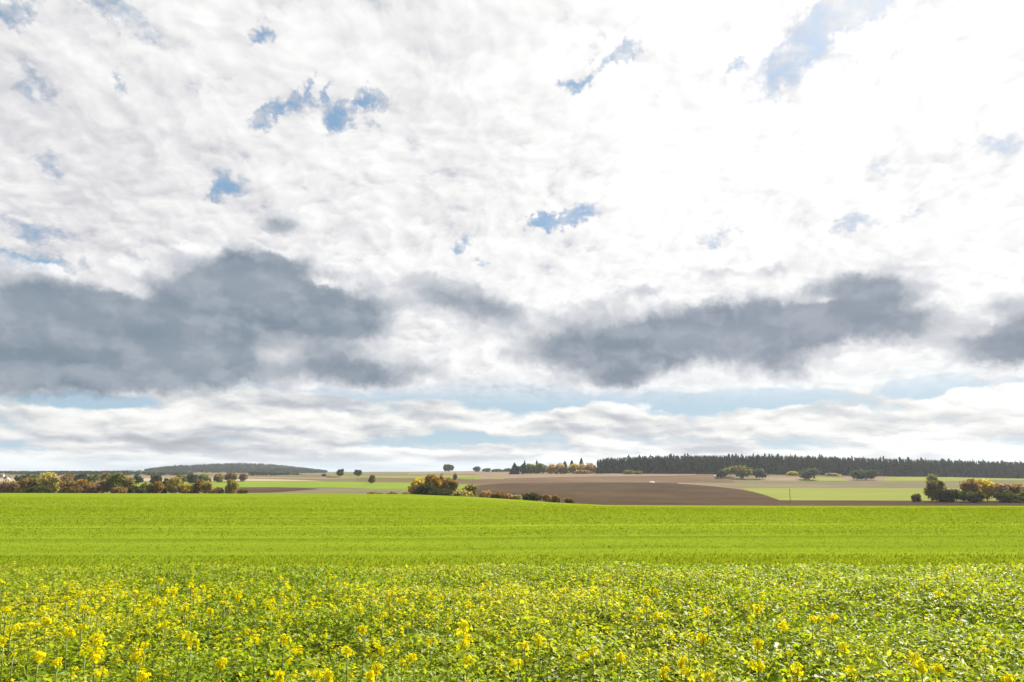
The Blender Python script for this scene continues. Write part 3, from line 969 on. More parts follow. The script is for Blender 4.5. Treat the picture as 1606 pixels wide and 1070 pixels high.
for (hx, hy, hz, sc_, kind, px, py) in spots:
    zb = gz(hx, hy)
    e = empty('mustard_plant', (hx, hy, zb), rng.uniform(0, 6.283))
    lab = LABELLED.get((px, py))
    qx = float(px_of(hx, hy))
    side = 'left' if qx < 535 else 'middle' if qx < 1070 else 'right'
    if hy < 4.3:
        where = 'large yellow flower head of the nearest row, along the bottom %s of the field' % side
    elif hy < 5.6:
        where = 'yellow mustard flower head standing among leaves in the %s, behind the nearest ones' % side
    else:
        where = 'small distant yellow mustard flower head toward the back of the crop, %s part' % side
    tag(e, lab or where, 'mustard plant', 'mustard plants in flower, ' + (side if not lab else 'standing out') + (' near' if hy < 4.3 else ' mid' if hy < 5.6 else ' far') + ' part')
    hgt = max(hz - zb, 0.3)
    st = obj('stem', stem_meshes[int(rng.integers(0, 5))], e, (0, 0, hgt))
    st.scale = (1, 1, hgt)
    hd = obj('flower_head', head_meshes[kind], e, (0, 0, hgt), rng.uniform(0, 6.283))
    hd.scale = (sc_ * 0.76,) * 3
    hd.rotation_euler = (rng.normal(0, 0.2), rng.normal(0, 0.2), rng.uniform(0, 6.283))
    for q in range(4):
        lf = obj('leaf', leaf_meshes[int(rng.integers(0, 6))], e, (0, 0, hgt * (0.35 + 0.17 * q) + rng.uniform(-0.03, 0.03)), q * 2.4 + rng.uniform(-0.4, 0.4))
        k = rng.uniform(0.7, 1.15) * (1.1 - 0.15 * q)
        lf.scale = (k, k, k)


# ------------------------------------------------------------------ trees
PAL = {
    'olive': ((0.078, 0.079, 0.014), (0.196, 0.172, 0.038)),
    'pale': ((0.187, 0.175, 0.044), (0.406, 0.342, 0.105)),
    'orange': ((0.171, 0.108, 0.021), (0.402, 0.261, 0.040)),
    'yellow': ((0.246, 0.199, 0.024), (0.513, 0.408, 0.058)),
    'redbrown': ((0.114, 0.075, 0.032), (0.263, 0.179, 0.072)),
    'mauve': ((0.139, 0.086, 0.055), (0.325, 0.217, 0.137)),
    'dark': ((0.020, 0.030, 0.007), (0.069, 0.081, 0.018)),
    'mid': ((0.061, 0.083, 0.015), (0.179, 0.194, 0.044)),
    'teal': ((0.026, 0.042, 0.025), (0.072, 0.098, 0.058)),
    'spruce': ((0.010, 0.020, 0.012), (0.040, 0.055, 0.032)),
    'gold': ((0.265, 0.176, 0.046), (0.486, 0.339, 0.098)),
    'brownolive': ((0.111, 0.075, 0.023), (0.263, 0.179, 0.058)),
    'rust': ((0.198, 0.117, 0.046), (0.385, 0.246, 0.111)),
}
LEAFMAT = {k: leaf_material(k + ' leaves', [(0.0, a), (0.5, tuple((p + q) / 2 for p, q in zip(a, b))), (1.0, b)], through=0.45, tcol=(1.25, 1.2, 0.8)) for k, (a, b) in PAL.items()}
M_bark = plain_material('bark', (0.045, 0.035, 0.026), (0.12, 0.10, 0.08), 4.0)


def crown_geo(g, w, d, h, bottom, n, leaf, lobes, shape='round', r=rng):
    """Leaf clumps spread through a cluster of lobes; gaps stay between them."""
    cz, hz = (bottom + 1) / 2 * h, (1 - bottom) / 2 * h
    for k in range(lobes):
        if k == 0:
            c = np.array([0, 0, cz])
            rad = np.array([w * 0.36, d * 0.36, hz * 0.78])
        else:
            a = 2.4 * k + r.uniform(-0.5, 0.5)
            e = r.uniform(-0.75, 0.85) if shape == 'round' else r.uniform(-0.9, 0.55)
            ring = math.sqrt(max(0.05, 1 - (e * 0.85) ** 2)) if shape == 'round' else 1.0 - 0.45 * max(0, e)
            q = r.uniform(0.14, 0.34)
            c = np.array([math.cos(a) * w * (0.5 - q) * ring * 1.15, math.sin(a) * d * (0.5 - q) * ring * 1.15, cz + e * hz * 0.72])
            rad = np.array([w * q, d * q, min(hz * 0.5, w * q * 1.1)])
        m = int(n * (0.30 if k == 0 else 0.70 / max(1, lobes - 1)))
        u = r.normal(size=(m, 3))
        u /= np.linalg.norm(u, axis=1)[:, None]
        rr = r.uniform(0.35, 1.0, (m, 1)) ** 0.6 * r.choice([1.0, 1.0, 1.12, 1.3], (m, 1))
        p = c + u * rad * rr
        keep = p[:, 2] > bottom * h * 0.6
        keep &= r.uniform(0, 1, m) > 0.10
        p, u = p[keep], u[keep]
        p[:, 2] = np.minimum(p[:, 2], h * r.uniform(0.97, 1.0))
        m = len(p)
        a_, b_, nn = rand_frames(m, 0.3, r)
        s = (leaf * r.uniform(0.6, 1.35, m))[:, None]
        t = np.clip(0.45 + r.normal(0, 0.16) + r.normal(0, 0.2, m), 0, 1)
        q4 = np.stack([p - a_ * s - b_ * s * 0.7, p + a_ * s * 0.9 - b_ * s * 0.6, p + a_ * s + b_ * s * 0.7, p - a_ * s * 0.8 + b_ * s * 0.8], 1)
        g.quads(q4, t)


def trunk_geo(g, w, h, bottom, r=rng, limbs=4):
    t0 = max(0.012 * h + 0.0, 0.09) * 1.6
    top = h * (bottom + 0.45 * (1 - bottom))
    lean = r.normal(0, 0.02, 2) * h
    zz = np.linspace(-0.04 * h, top, 6)
    k = np.clip(zz / top, 0, 1)
    pts = np.stack([lean[0] * k ** 2, lean[1] * k ** 2, zz], 1)
    g.tube(pts, t0 * (1.0 - 0.65 * k) + 0.02, 7)
    for i in range(limbs):
        a = i * 2.4 + r.uniform(-0.4, 0.4)
        z0 = h * (bottom * 0.75 + (1 - bottom) * r.uniform(0.02, 0.28))
        o = np.array([lean[0] * (z0 / top) ** 2, lean[1] * (z0 / top) ** 2, z0])
        e = np.array([math.cos(a) * w * 0.30, math.sin(a) * w * 0.30, h * r.uniform(0.16, 0.32)])
        s = np.linspace(0, 1, 4)[:, None]
        g.tube(o + e * s + np.array([0, 0, 0.05 * h]) * s * s, np.linspace(t0 * 0.42, t0 * 0.12, 4), 5)


def spruce_geo(g, w, h, boughs, r=rng, bottom=0.06, tint=0.5, blunt=0.85):
    z = h * (bottom + (1 - bottom) * np.sort(r.uniform(0, 1, boughs) ** 1.15))
    k = (z / h - bottom) / (1 - bottom)
    rad = w * 0.5 * (1 - k) ** blunt * r.uniform(0.7, 1.15, boughs) + 0.02 * w
    a = r.uniform(0, 6.283, boughs)
    d = np.stack([np.cos(a), np.sin(a), np.zeros(boughs)], 1)
    s = np.stack([-np.sin(a), np.cos(a), np.zeros(boughs)], 1)
    o = np.stack([np.zeros(boughs), np.zeros(boughs), z], 1)
    R_ = rad[:, None]
    dr = np.array([0, 0, -1.0])
    wd = R_ * 0.95 + 0.05 * w
    tip = o + d * R_ + dr * R_ * 0.35
    g.quads(np.stack([o + np.array([0, 0, 0.05 * h]) * (1 - k)[:, None], o + d * R_ * 0.6 + s * wd * 0.5 + dr * R_ * 0.12, tip, o + d * R_ * 0.6 - s * wd * 0.5 + dr * R_ * 0.12], 1),
            np.clip(tint + r.normal(0, 0.14, boughs), 0, 1))
    # hanging side sprays
    g.quads(np.stack([o + d * R_ * 0.15, o + d * R_ * 0.9 + dr * R_ * 0.25, o + d * R_ * 0.75 + dr * (R_ * 0.45 + 0.03 * h), o + d * R_ * 0.2 + dr * (R_ * 0.25 + 0.03 * h)], 1),
            np.clip(tint - 0.12 + r.normal(0, 0.14, boughs), 0, 1))
    # leader
    t = np.array([[[-0.02 * w, 0, 0.88 * h], [0.02 * w, 0, 0.88 * h], [0.006 * w, 0, h], [-0.006 * w, 0, h]], [[0, -0.02 * w, 0.88 * h], [0, 0.02 * w, 0.88 * h], [0, 0.006 * w, h], [0, -0.006 * w, h]]])
    g.quads(t, np.array([tint, tint]))


def tree(name, label, cat, group, px, top, Y, wpx, pal, shape='round', bottom=0.12, n=1500, lobes=9):
    x = (px - W / 2) / F / 1.0177 * Y
    zb = gz(x, Y)
    h = CAM_Z + Y * float(zfac(top)) - zb
    w = wpx / F * Y * 1.04
    r = np.random.default_rng(int(px * 13 + top * 7 + Y))
    e = empty(name, (x, Y, zb), r.uniform(0, 6.28))
    tag(e, label, cat, group)
    g = Geo()
    if shape == 'spruce':
        g.tube(np.array([[0, 0, -0.3], [0, 0, h * 0.5], [0, 0, h * 0.95]]), [0.016 * h, 0.010 * h, 0.002 * h], 6)
        obj('trunk', g.mesh('trunk', M_bark), e)
        g = Geo()
        spruce_geo(g, w, h, 240, r, 0.04, 0.5, 0.75)
    else:
        trunk_geo(g, w, h, bottom, r, 4 if bottom > 0.08 else 5)
        obj('trunk', g.mesh('trunk', M_bark, smooth=True), e)
        g = Geo()
        crown_geo(g, w, w * r.uniform(0.85, 1.1), h, bottom, n, max(0.16, 0.030 * min(w, h * 1.3) + 0.0006 * Y), lobes, shape, r)
    obj('crown', g.mesh('crown', LEAFMAT[pal]), e)
    return e


G1 = 'autumn trees and shrubs of the left hedgerow'
T = 'tree'
S = 'shrub'
for a in [
    ('hedgerow_tree', 'brown shrub at the far left end of the hedgerow', S, 12, 753, 322, 18, 'mauve', 'bush', 0.02),
    ('hedgerow_tree', 'rust orange shrub near the left end of the hedgerow, low and rounded', S, 25, 755, 316, 20, 'redbrown', 'bush', 0.02),
    ('hedgerow_tree', 'dark green low bush at the foot of the rust orange shrub', S, 36, 765.5, 300, 30, 'dark', 'bush', 0.0),
    ('hedgerow_tree', 'olive brown tree left of the tallest pale tree', T, 43, 749.5, 325, 20, 'brownolive', 'round', 0.05),
    ('hedgerow_tree', 'yellowish olive tree close against the tallest pale tree', T, 59, 747.5, 322, 24, 'olive', 'bush', 0.04),
    ('hedgerow_tree', 'tallest tree of the hedgerow, pale olive yellow with a rounded top', T, 80, 741, 312, 26, 'pale', 'round', 0.05),
    ('hedgerow_tree', 'dark green shrub at the foot of the tallest pale tree', S, 66, 761, 298, 34, 'dark', 'bush', 0.0),
    ('hedgerow_tree', 'reddish brown tree right beside the tallest pale tree', T, 99, 751.5, 318, 22, 'redbrown', 'bush', 0.03),
    ('hedgerow_tree', 'dark brown olive shrub between reddish brown and bright orange trees', S, 117, 753.5, 312, 26, 'brownolive', 'bush', 0.02),
    ('hedgerow_tree', 'glowing orange tree with a broad low crown in the left hedgerow', T, 135, 751.5, 318, 22, 'orange', 'round', 0.05),
    ('hedgerow_tree', 'dull mauve brown shrub right of the broad orange tree', S, 151, 757, 316, 20, 'mauve', 'bush', 0.02),
    ('hedgerow_tree', 'pinkish brown tree left of the tall green tree', T, 164, 750.5, 322, 20, 'mauve', 'round', 0.05),
    ('hedgerow_tree', 'tall green tree with uneven crown in the middle of the hedgerow', T, 182, 741.5, 318, 26, 'mid', 'round', 0.06),
    ('hedgerow_tree', 'pale yellow olive tree touching the right side of the tall green tree', T, 201, 744.5, 322, 22, 'pale', 'round', 0.08),
    ('hedgerow_tree', 'low red brown shrub in front of the pale yellow olive tree', S, 191, 763, 300, 28, 'redbrown', 'bush', 0.0),
    ('hedgerow_tree', 'dark low shrub right after the red brown one', S, 216, 761, 306, 26, 'dark', 'bush', 0.0),
    ('hedgerow_tree', 'dark olive shrub left of the narrow flame orange tree', S, 232, 757.5, 314, 20, 'olive', 'bush', 0.02),
    ('hedgerow_tree', 'narrow flame orange tree, the most vivid in the hedgerow', T, 250, 752, 316, 16, 'orange', 'round', 0.04),
    ('hedgerow_tree', 'dark green tree just right of the flame orange tree', T, 262, 748, 322, 16, 'dark', 'round', 0.04),
    ('hedgerow_tree', 'round pale olive tree between dark green tree and bright yellow bush', T, 276, 748.5, 312, 23, 'pale', 'round', 0.05),
    ('hedgerow_tree', 'bright yellow low bush in the right half of the hedgerow', S, 296, 757, 314, 20, 'yellow', 'bush', 0.0),
    ('hedgerow_tree', 'olive brown tree right of the bright yellow bush', T, 313, 752, 316, 17, 'brownolive', 'round', 0.05),
    ('hedgerow_tree', 'pale olive tree with thin loose crown near the right end', T, 326, 753, 312, 16, 'pale', 'round', 0.05),
    ('hedgerow_tree', 'low reddish brown shrub in the gap near the right end', S, 343, 764, 308, 20, 'redbrown', 'bush', 0.0),
    ('hedgerow_tree', 'last tree of the hedgerow on the right, pale olive and round', T, 366, 752, 312, 19, 'pale', 'round', 0.04),
    ('hedgerow_tree', 'small brown shrub beside the last round tree of the hedgerow', S, 383, 766, 306, 14, 'redbrown', 'bush', 0.0),
]:
    tree(a[0], a[1], a[2], G1, *a[3:])
G2 = 'farther trees behind the left hedgerow'
for a in [
    ('background_tree', 'dark teal tree behind the hedgerow near its left end', 36, 744.5, 560, 18, 'teal'),
    ('background_tree', 'grey green tree far behind the olive brown hedgerow tree', 54, 744, 600, 20, 'mid'),
    ('background_tree', 'brown tree showing over the reddish brown hedgerow tree', 106, 742, 600, 20, 'brownolive'),
    ('background_tree', 'dull green tree showing over the broad orange hedgerow tree', 128, 743, 620, 20, 'teal'),
    ('background_tree', 'dark tree showing over the mauve brown hedgerow shrub', 146, 744, 600, 18, 'mid'),
    ('background_tree', 'brown tree just left of the tall green tree, farther away', 166, 741.5, 640, 18, 'brownolive'),
    ('background_tree', 'dark teal tree behind the dark low hedgerow shrub', 217, 744.5, 600, 16, 'teal'),
    ('background_tree', 'blackish teal tree rising behind the flame orange tree', 246, 743, 560, 16, 'teal'),
    ('background_tree', 'dull olive tree showing behind the round pale olive tree', 287, 744, 620, 18, 'olive'),
    ('background_tree', 'grey green tree showing behind the bright yellow bush', 303, 743.5, 600, 16, 'teal'),
    ('background_tree', 'olive tree showing behind the thin pale olive tree', 322, 743.5, 620, 18, 'mid'),
    ('background_tree', 'brownish olive tree left of the last two far trees', 344, 742.5, 660, 16, 'brownolive'),
    ('background_tree', 'brown far tree above the last round hedgerow tree', 362, 741.5, 680, 18, 'brownolive'),
    ('background_tree', 'last brown far tree at the right end of the row', 382, 742.5, 700, 14, 'mauve'),
]:
    tree(a[0], a[1], T, G2, *a[2:], n=700, lobes=7, bottom=0.08)
G3 = 'trees and shrubs of the clump in the middle'
for a in [
    ('clump_tree', 'yellow olive tree at the left side of the middle clump', T, 657, 746.5, 285, 30, 'yellow', 'bush', 0.03),
    ('clump_tree', 'orange crowned tree in the centre of the middle clump', T, 681, 743, 283, 27, 'orange', 'round', 0.05),
    ('clump_tree', 'dark green low tree filling the front of the middle clump', T, 669, 755.5, 276, 40, 'dark', 'bush', 0.0),
    ('clump_tree', 'small red brown tree top behind the orange crown', T, 692, 742.5, 296, 14, 'redbrown', 'round', 0.05),
    ('clump_tree', 'dark brown olive tree at the right side of the clump', T, 704, 747, 278, 27, 'brownolive', 'bush', 0.02),
    ('clump_tree', 'dark low shrub at the foot of the brown olive tree', S, 692, 765, 268, 36, 'dark', 'bush', 0.0),
    ('hedge_shrub', 'olive yellow shrub a little right of the middle clump', S, 737, 758.5, 276, 22, 'olive', 'bush', 0.02),
    ('hedge_shrub', 'tan olive low shrub against the right foot of the clump', S, 727, 767, 262, 30, 'pale', 'bush', 0.0),
    ('hedge_shrub', 'pinkish rust shrub right of the olive yellow shrub', S, 763, 768.5, 262, 24, 'rust', 'bush', 0.0),
    ('hedge_shrub', 'rust red low shrub at the edge of the ploughed field', S, 779, 771, 256, 22, 'redbrown', 'bush', 0.0),
    ('hedge_shrub', 'tan shrub left of the dark green field bush', S, 796, 773, 256, 20, 'rust', 'bush', 0.0),
    ('hedge_shrub', 'low tan shrub touching the dark green field bush', S, 811, 775.5, 254, 16, 'pale', 'bush', 0.0),
    ('hedge_shrub', 'flat dark green bush alone on the ploughed field', S, 832, 772.5, 262, 30, 'dark', 'bush', 0.0),
    ('hedge_shrub', 'tan thorn shrub right of the flat dark bush', S, 858, 774.5, 262, 14, 'rust', 'bush', 0.0),
    ('hedge_shrub', 'small dark shrub out on the ploughed soil', S, 871, 776.5, 262, 13, 'brownolive', 'bush', 0.0),
    ('hedge_shrub', 'very low brown shrub farthest out along the hedge line', S, 892, 779.5, 262, 15, 'brownolive', 'bush', 0.0),
    ('hedge_shrub', 'dark low hedge bush left of the middle clump', S, 590, 772, 268, 26, 'brownolive', 'bush', 0.0),
    ('hedge_shrub', 'orange brown low bush between dark hedge bush and clump', S, 617, 771, 268, 24, 'redbrown', 'bush', 0.0),
    ('hedge_shrub', 'yellowish low bush touching the left foot of the clump', S, 637, 772, 266, 16, 'olive', 'bush', 0.0),
]:
    tree(a[0], a[1], a[2], G3, *a[3:])
G4 = 'single trees far out in the fields'
for a in [
    ('field_tree', 'dark round tree alone on the horizon above the middle clump', T, 704, 728.5, 1350, 16, 'dark', 'round', 0.15),
    ('field_tree', 'small dark tree on the skyline right of the wooded hill', T, 533.5, 736, 950, 11, 'dark', 'round', 0.12),
    ('field_tree', 'second small dark tree right of the skyline one', T, 561.5, 737.5, 930, 10.5, 'dark', 'round', 0.12),
    ('field_tree', 'low bluish tree right of the two small dark trees', T, 584.5, 743.5, 620, 10.5, 'brownolive', 'round', 0.05),
    ('field_tree', 'tiny shrub left of the skyline trees', S, 508.5, 743.5, 980, 6, 'dark', 'bush', 0.0),
    ('field_tree', 'tiny tree right beside the brown olive clump tree', T, 713.5, 742, 700, 6, 'brownolive', 'round', 0.05),
    ('field_tree', 'low wide dark bush below the small skyline trees', S, 523, 748.3, 880, 22, 'dark', 'bush', 0.0),
    ('field_tree', 'bushy tree left in the line on the horizon', T, 748, 732, 1400, 11, 'teal', 'bush', 0.0),
    ('field_tree', 'low bush right behind the bushy horizon tree', S, 763, 734.5, 1420, 14, 'teal', 'bush', 0.0),
    ('field_tree', 'flat bush halfway along the horizon line', S, 780, 735.3, 1420, 18, 'teal', 'bush', 0.0),
    ('field_tree', 'flat bush just left of the spruce group', S, 797, 734.5, 1380, 14, 'teal', 'bush', 0.0),
    ('field_tree', 'small dark round tree left in the group before the forest', T, 1132, 737, 800, 15, 'teal', 'round', 0.05),
    ('field_tree', 'wide olive tree in the middle of the group before the forest', T, 1163, 728.5, 800, 33, 'olive', 'round', 0.08),
    ('field_tree', 'pale arched treetop leaning left from the wide olive tree', T, 1144, 732.5, 830, 22, 'mid', 'round', 0.35),
    ('field_tree', 'dark tree right in the group before the forest', T, 1191, 734, 800, 19, 'teal', 'round', 0.05),
    ('field_tree', 'wide oval tree standing alone before the dark forest', T, 1268.5, 734, 790, 33, 'teal', 'round', 0.08),
    ('field_tree', 'left half of the double crowned tree before the forest', T, 1347, 736, 790, 22, 'teal', 'round', 0.08),
    ('field_tree', 'right half of the double crowned tree before the forest', T, 1365, 737, 792, 20, 'teal', 'round', 0.08),
    ('field_tree', 'small yellow shrub at the forest edge left of the oval tree', S, 1243, 739, 880, 17, 'yellow', 'bush', 0.0),
    ('field_tree', 'pale shrub at the forest edge right of the oval tree', S, 1306, 742, 880, 20, 'pale', 'bush', 0.0),
    ('field_tree', 'long pale green shrub low at the forest foot', S, 985, 737, 880, 16, 'mid', 'bush', 0.0),
    ('field_tree', 'second pale green shrub low at the forest foot', S, 1001, 738.5, 880, 14, 'mid', 'bush', 0.0),
]:
    tree(a[0], a[1], a[2], G4, *a[3:], n=1100, lobes=8)
G5 = 'trees at the left end of the far forest'
for a in [
    ('spruce_tree', 'stout dark spruce at the left end of the forest group', 807, 725.5, 930, 19, 'spruce', 'spruce'),
    ('spruce_tree', 'thin spruce top left above the olive trees', 823, 722, 960, 12, 'spruce', 'spruce'),
    ('spruce_tree', 'thin spruce top right above the olive trees', 842, 721.5, 960, 12, 'spruce', 'spruce'),
    ('spruce_tree', 'spruce rising highest over the golden trees', 912, 717.5, 970, 14, 'spruce', 'spruce'),
    ('spruce_tree', 'dark spruce behind the golden trees on the left', 886, 722.5, 970, 16, 'spruce', 'spruce'),
    ('spruce_tree', 'dark spruce behind the golden trees in their middle', 897, 721.5, 975, 16, 'spruce', 'spruce'),
    ('forest_edge_tree', 'dull olive tree right of the stout spruce', 820, 728.5, 930, 17, 'teal', 'round'),
    ('forest_edge_tree', 'grey olive tree in the middle of the olive group', 833, 727.5, 935, 17, 'mid', 'round'),
    ('forest_edge_tree', 'pale olive tree at the right of the olive group', 850, 727, 930, 19, 'mid', 'round'),
    ('forest_edge_tree', 'golden tree at the left of the golden group', 866, 726.5, 925, 16, 'gold', 'bush'),
    ('forest_edge_tree', 'second golden tree, broad and flat topped', 878, 726, 930, 17, 'gold', 'bush'),
    ('forest_edge_tree', 'brown olive tree standing in front of the golden trees', 883, 731, 915, 13, 'brownolive', 'round'),
    ('forest_edge_tree', 'bright yellow tree in the middle of the golden group', 898, 726.5, 930, 15, 'yellow', 'bush'),
    ('forest_edge_tree', 'orange tan tree right in the golden group', 912, 725.5, 930, 17, 'gold', 'bush'),
    ('forest_edge_tree', 'orange tan tree touching the dark forest', 926, 725, 930, 18, 'rust', 'bush'),
    ('forest_edge_tree', 'low dark shrub below the orange tan trees', 914, 737, 905, 26, 'brownolive', 'bush'),
]:
    tree(a[0], a[1], S if 'shrub' in a[1] else T, G5, *a[2:], bottom=0.04, n=900, lobes=7)
G6 = 'trees and shrubs of the right hand thicket'
for a in [
    ('thicket_tree', 'pale round treetop far behind the left end of the thicket', T, 1460.5, 743, 560, 15, 'mid', 'round', 0.30),
    ('thicket_tree', 'dark olive tree at the left end of the thicket', T, 1463, 752.5, 330, 28, 'olive', 'round', 0.03),
    ('thicket_tree', 'dark green shrub right of the dark olive tree', S, 1485, 766, 325, 30, 'dark', 'bush', 0.0),
    ('thicket_tree', 'small lone shrub left of the thicket', S, 1432, 774, 330, 13, 'olive', 'bush', 0.0),
    ('thicket_tree', 'yellow brown tree, left of the two tall yellow ones', T, 1518, 752, 332, 28, 'brownolive', 'round', 0.03),
    ('thicket_tree', 'yellow tree with spreading crown in the thicket', T, 1543, 751.5, 336, 30, 'yellow', 'round', 0.03),
    ('thicket_tree', 'dark shrub at the foot of the yellow brown tree', S, 1520, 770, 318, 34, 'dark', 'bush', 0.0),
    ('thicket_tree', 'dull brown tree right of the yellow spreading tree', T, 1567, 758, 330, 24, 'mauve', 'round', 0.03),
    ('thicket_tree', 'brown tree with thin crown near the right edge', T, 1589, 758, 332, 26, 'brownolive', 'round', 0.03),
    ('thicket_tree', 'dark shrub below the two brown trees', S, 1575, 770, 320, 36, 'dark', 'bush', 0.0),
    ('thicket_tree', 'dark olive shrub at the right end of the thicket', S, 1607, 765, 322, 24, 'olive', 'bush', 0.0),
    ('thicket_tree', 'olive tree at the picture edge, cut off at the right', T, 1636, 758, 332, 34, 'olive', 'round', 0.03),
]:
    tree(a[0], a[1], a[2], G6, *a[3:])

# ------------------------------------------------------------------ far woods: masses nobody could count
M_forest = leaf_material('forest needles', [(0.0, (0.010, 0.017, 0.012)), (0.45, (0.024, 0.036, 0.023)), (0.75, (0.040, 0.044, 0.026)), (1.0, (0.066, 0.050, 0.036))], through=0.15)
M_woods = leaf_material('far woods leaves', [(0.0, (0.016, 0.026, 0.012)), (0.45, (0.040, 0.050, 0.020)), (0.8, (0.075, 0.066, 0.026)), (1.0, (0.12, 0.085, 0.035))], through=0.2)


def wood(name, label, spots, mat, conifer=1.0, boughs=50):
    """spots: arrays x, y, height, width, tint. A few grown models are set down again and again."""
    protos = []
    r = np.random.default_rng(5)
    for k in range(9):
        g = Geo()
        if k < 6:
            spruce_geo(g, 1.0, 1.0, boughs, r, 0.05, 0.0, 0.62)
        else:
            crown_geo(g, 1.0, 1.0, 1.0, 0.08, boughs * 3, 0.11, 6, 'round', r)
            g.t = [q - 0.5 for q in g.t]
        v, t = np.concatenate(g.v), np.concatenate([np.zeros(len(a)) + b for a, b in zip(g.v, g.t)])
        protos.append((v, t))
    V, Tn = [], []
    for (x, y, h, w, t) in spots:
        k = int(r.integers(0, 6)) if r.uniform() < conifer else int(r.integers(6, 9))
        v, tt = protos[k]
        a = r.uniform(0, 6.283)
        c, s = math.cos(a), math.sin(a)
        q = np.stack([(v[:, 0] * c - v[:, 1] * s) * w + x, (v[:, 0] * s + v[:, 1] * c) * w + y, v[:, 2] * h], 1)
        q[:, 2] += gz(x, y) - 0.3
        V.append(q)
        Tn.append(np.clip(tt * 0.6 + t, 0, 1))
    V = np.concatenate(V)
    n = len(V) // 4
    o = obj(name, mesh(name, V, np.arange(4 * n), np.full(n, 4), mat, tint=np.concatenate(Tn)))
    return tag(o, label, None, None, 'stuff')


ft_px = [930, 945, 1000, 1100, 1250, 1350, 1450, 1606, 1950]
ft_py = [722, 718, 714.2, 712.2, 713.2, 716.0, 719.0, 723.0, 727]
spots = []
for rowi, Y in enumerate((905, 918, 932, 948, 966, 986, 1010, 1040)):
    px = 936 + rng.uniform(0, 4)
    while px < 1960:
        x = (px - W / 2) / F / 1.0177 * Y
        zb = gz(x, Y)
        h = (CAM_Z + Y * float(zfac(np.interp(px, ft_px, ft_py))) - zb) * rng.uniform(0.955, 1.0) * (0.92 if rowi == 0 else 0.98)
        if rng.uniform() < 0.04:
            h *= 1.035
        t = np.clip(0.28 + 0.35 * vnoise(px * 0.02, rowi * 0.4, 71) + 0.25 * np.clip((px - 1350) / 250, 0, 1) + rng.normal(0, 0.12), 0, 1)
        spots.append((x, Y + rng.uniform(-6, 6), h, h * rng.uniform(0.26, 0.38), t))
        px += rng.uniform(3.2, 6.2)
wood('spruce_forest', 'long dark spruce forest along the ridge on the right', spots, M_forest, 0.93)

spots = []
for k in range(3200):                       # the wooded hill
    px, Y = rng.uniform(228, 512), rng.uniform(1950, 2950)
    x = (px - W / 2) / F / 1.0177 * Y
    lo = 0.5 + 0.5 * min(1, min(px - 225, 515 - px) / 40)
    spots.append((x, Y, rng.uniform(10, 16) * lo, rng.uniform(8, 13), np.clip(0.08 + rng.normal(0, 0.10), 0, 1)))
wood('hill_woods', 'dark woods covering the low hill on the left', spots, M_woods, 0.55, 14)

spots = []
for k in range(1500):                        # belt of woods along the left horizon
    px = rng.uniform(-320, 300)
    Y = rng.uniform(1150, 2100)
    top = np.interp(px, [-320, 0, 40, 60, 100, 150, 185, 215, 300], [736, 738, 739.5, 737.5, 736.5, 737.5, 736, 738.5, 739.5]) + 1.2 + rng.uniform(0, 2.5)
    x = (px - W / 2) / F / 1.0177 * Y
    h = max(5.0, CAM_Z + Y * float(zfac(top)) - gz(x, Y))
    spots.append((x, Y, min(h, 19), rng.uniform(7, 12), np.clip(0.36 + 0.5 * (vnoise(px * 0.05, Y * 0.004, 72) - 0.5) + rng.normal(0, 0.15), 0, 1)))
for k in range(130):                        # darker copse below the hill
    px, Y = rng.uniform(392, 470), rng.uniform(1150, 1400)
    x = (px - W / 2) / F / 1.0177 * Y
    spots.append((x, Y, rng.uniform(3.5, 6.5) * (1.15 - (px - 392) / 130), rng.uniform(5, 8), 0.15 + rng.normal(0, 0.08)))
wood('distant_woods', 'belt of mixed autumn woods along the left horizon', spots, M_woods, 0.25, 16)

# ------------------------------------------------------------------ small built things
M_white = plain_material('white render', (0.40, 0.37, 0.33), (0.52, 0.49, 0.45), 0.8)
M_roof = plain_material('roof tile', (0.10, 0.06, 0.048), (0.16, 0.095, 0.07), 2.0)
M_dark = plain_material('dark glass', (0.03, 0.035, 0.04), (0.06, 0.065, 0.07), 2.0, 0.2)
M_wood = plain_material('weathered wood', (0.09, 0.075, 0.06), (0.17, 0.145, 0.12), 3.0)
M_lime = plain_material('pale heap', (0.42, 0.38, 0.33), (0.62, 0.58, 0.52), 1.2)
M_tin = plain_material('grey tin', (0.35, 0.36, 0.37), (0.45, 0.46, 0.47), 2.0, 0.5)


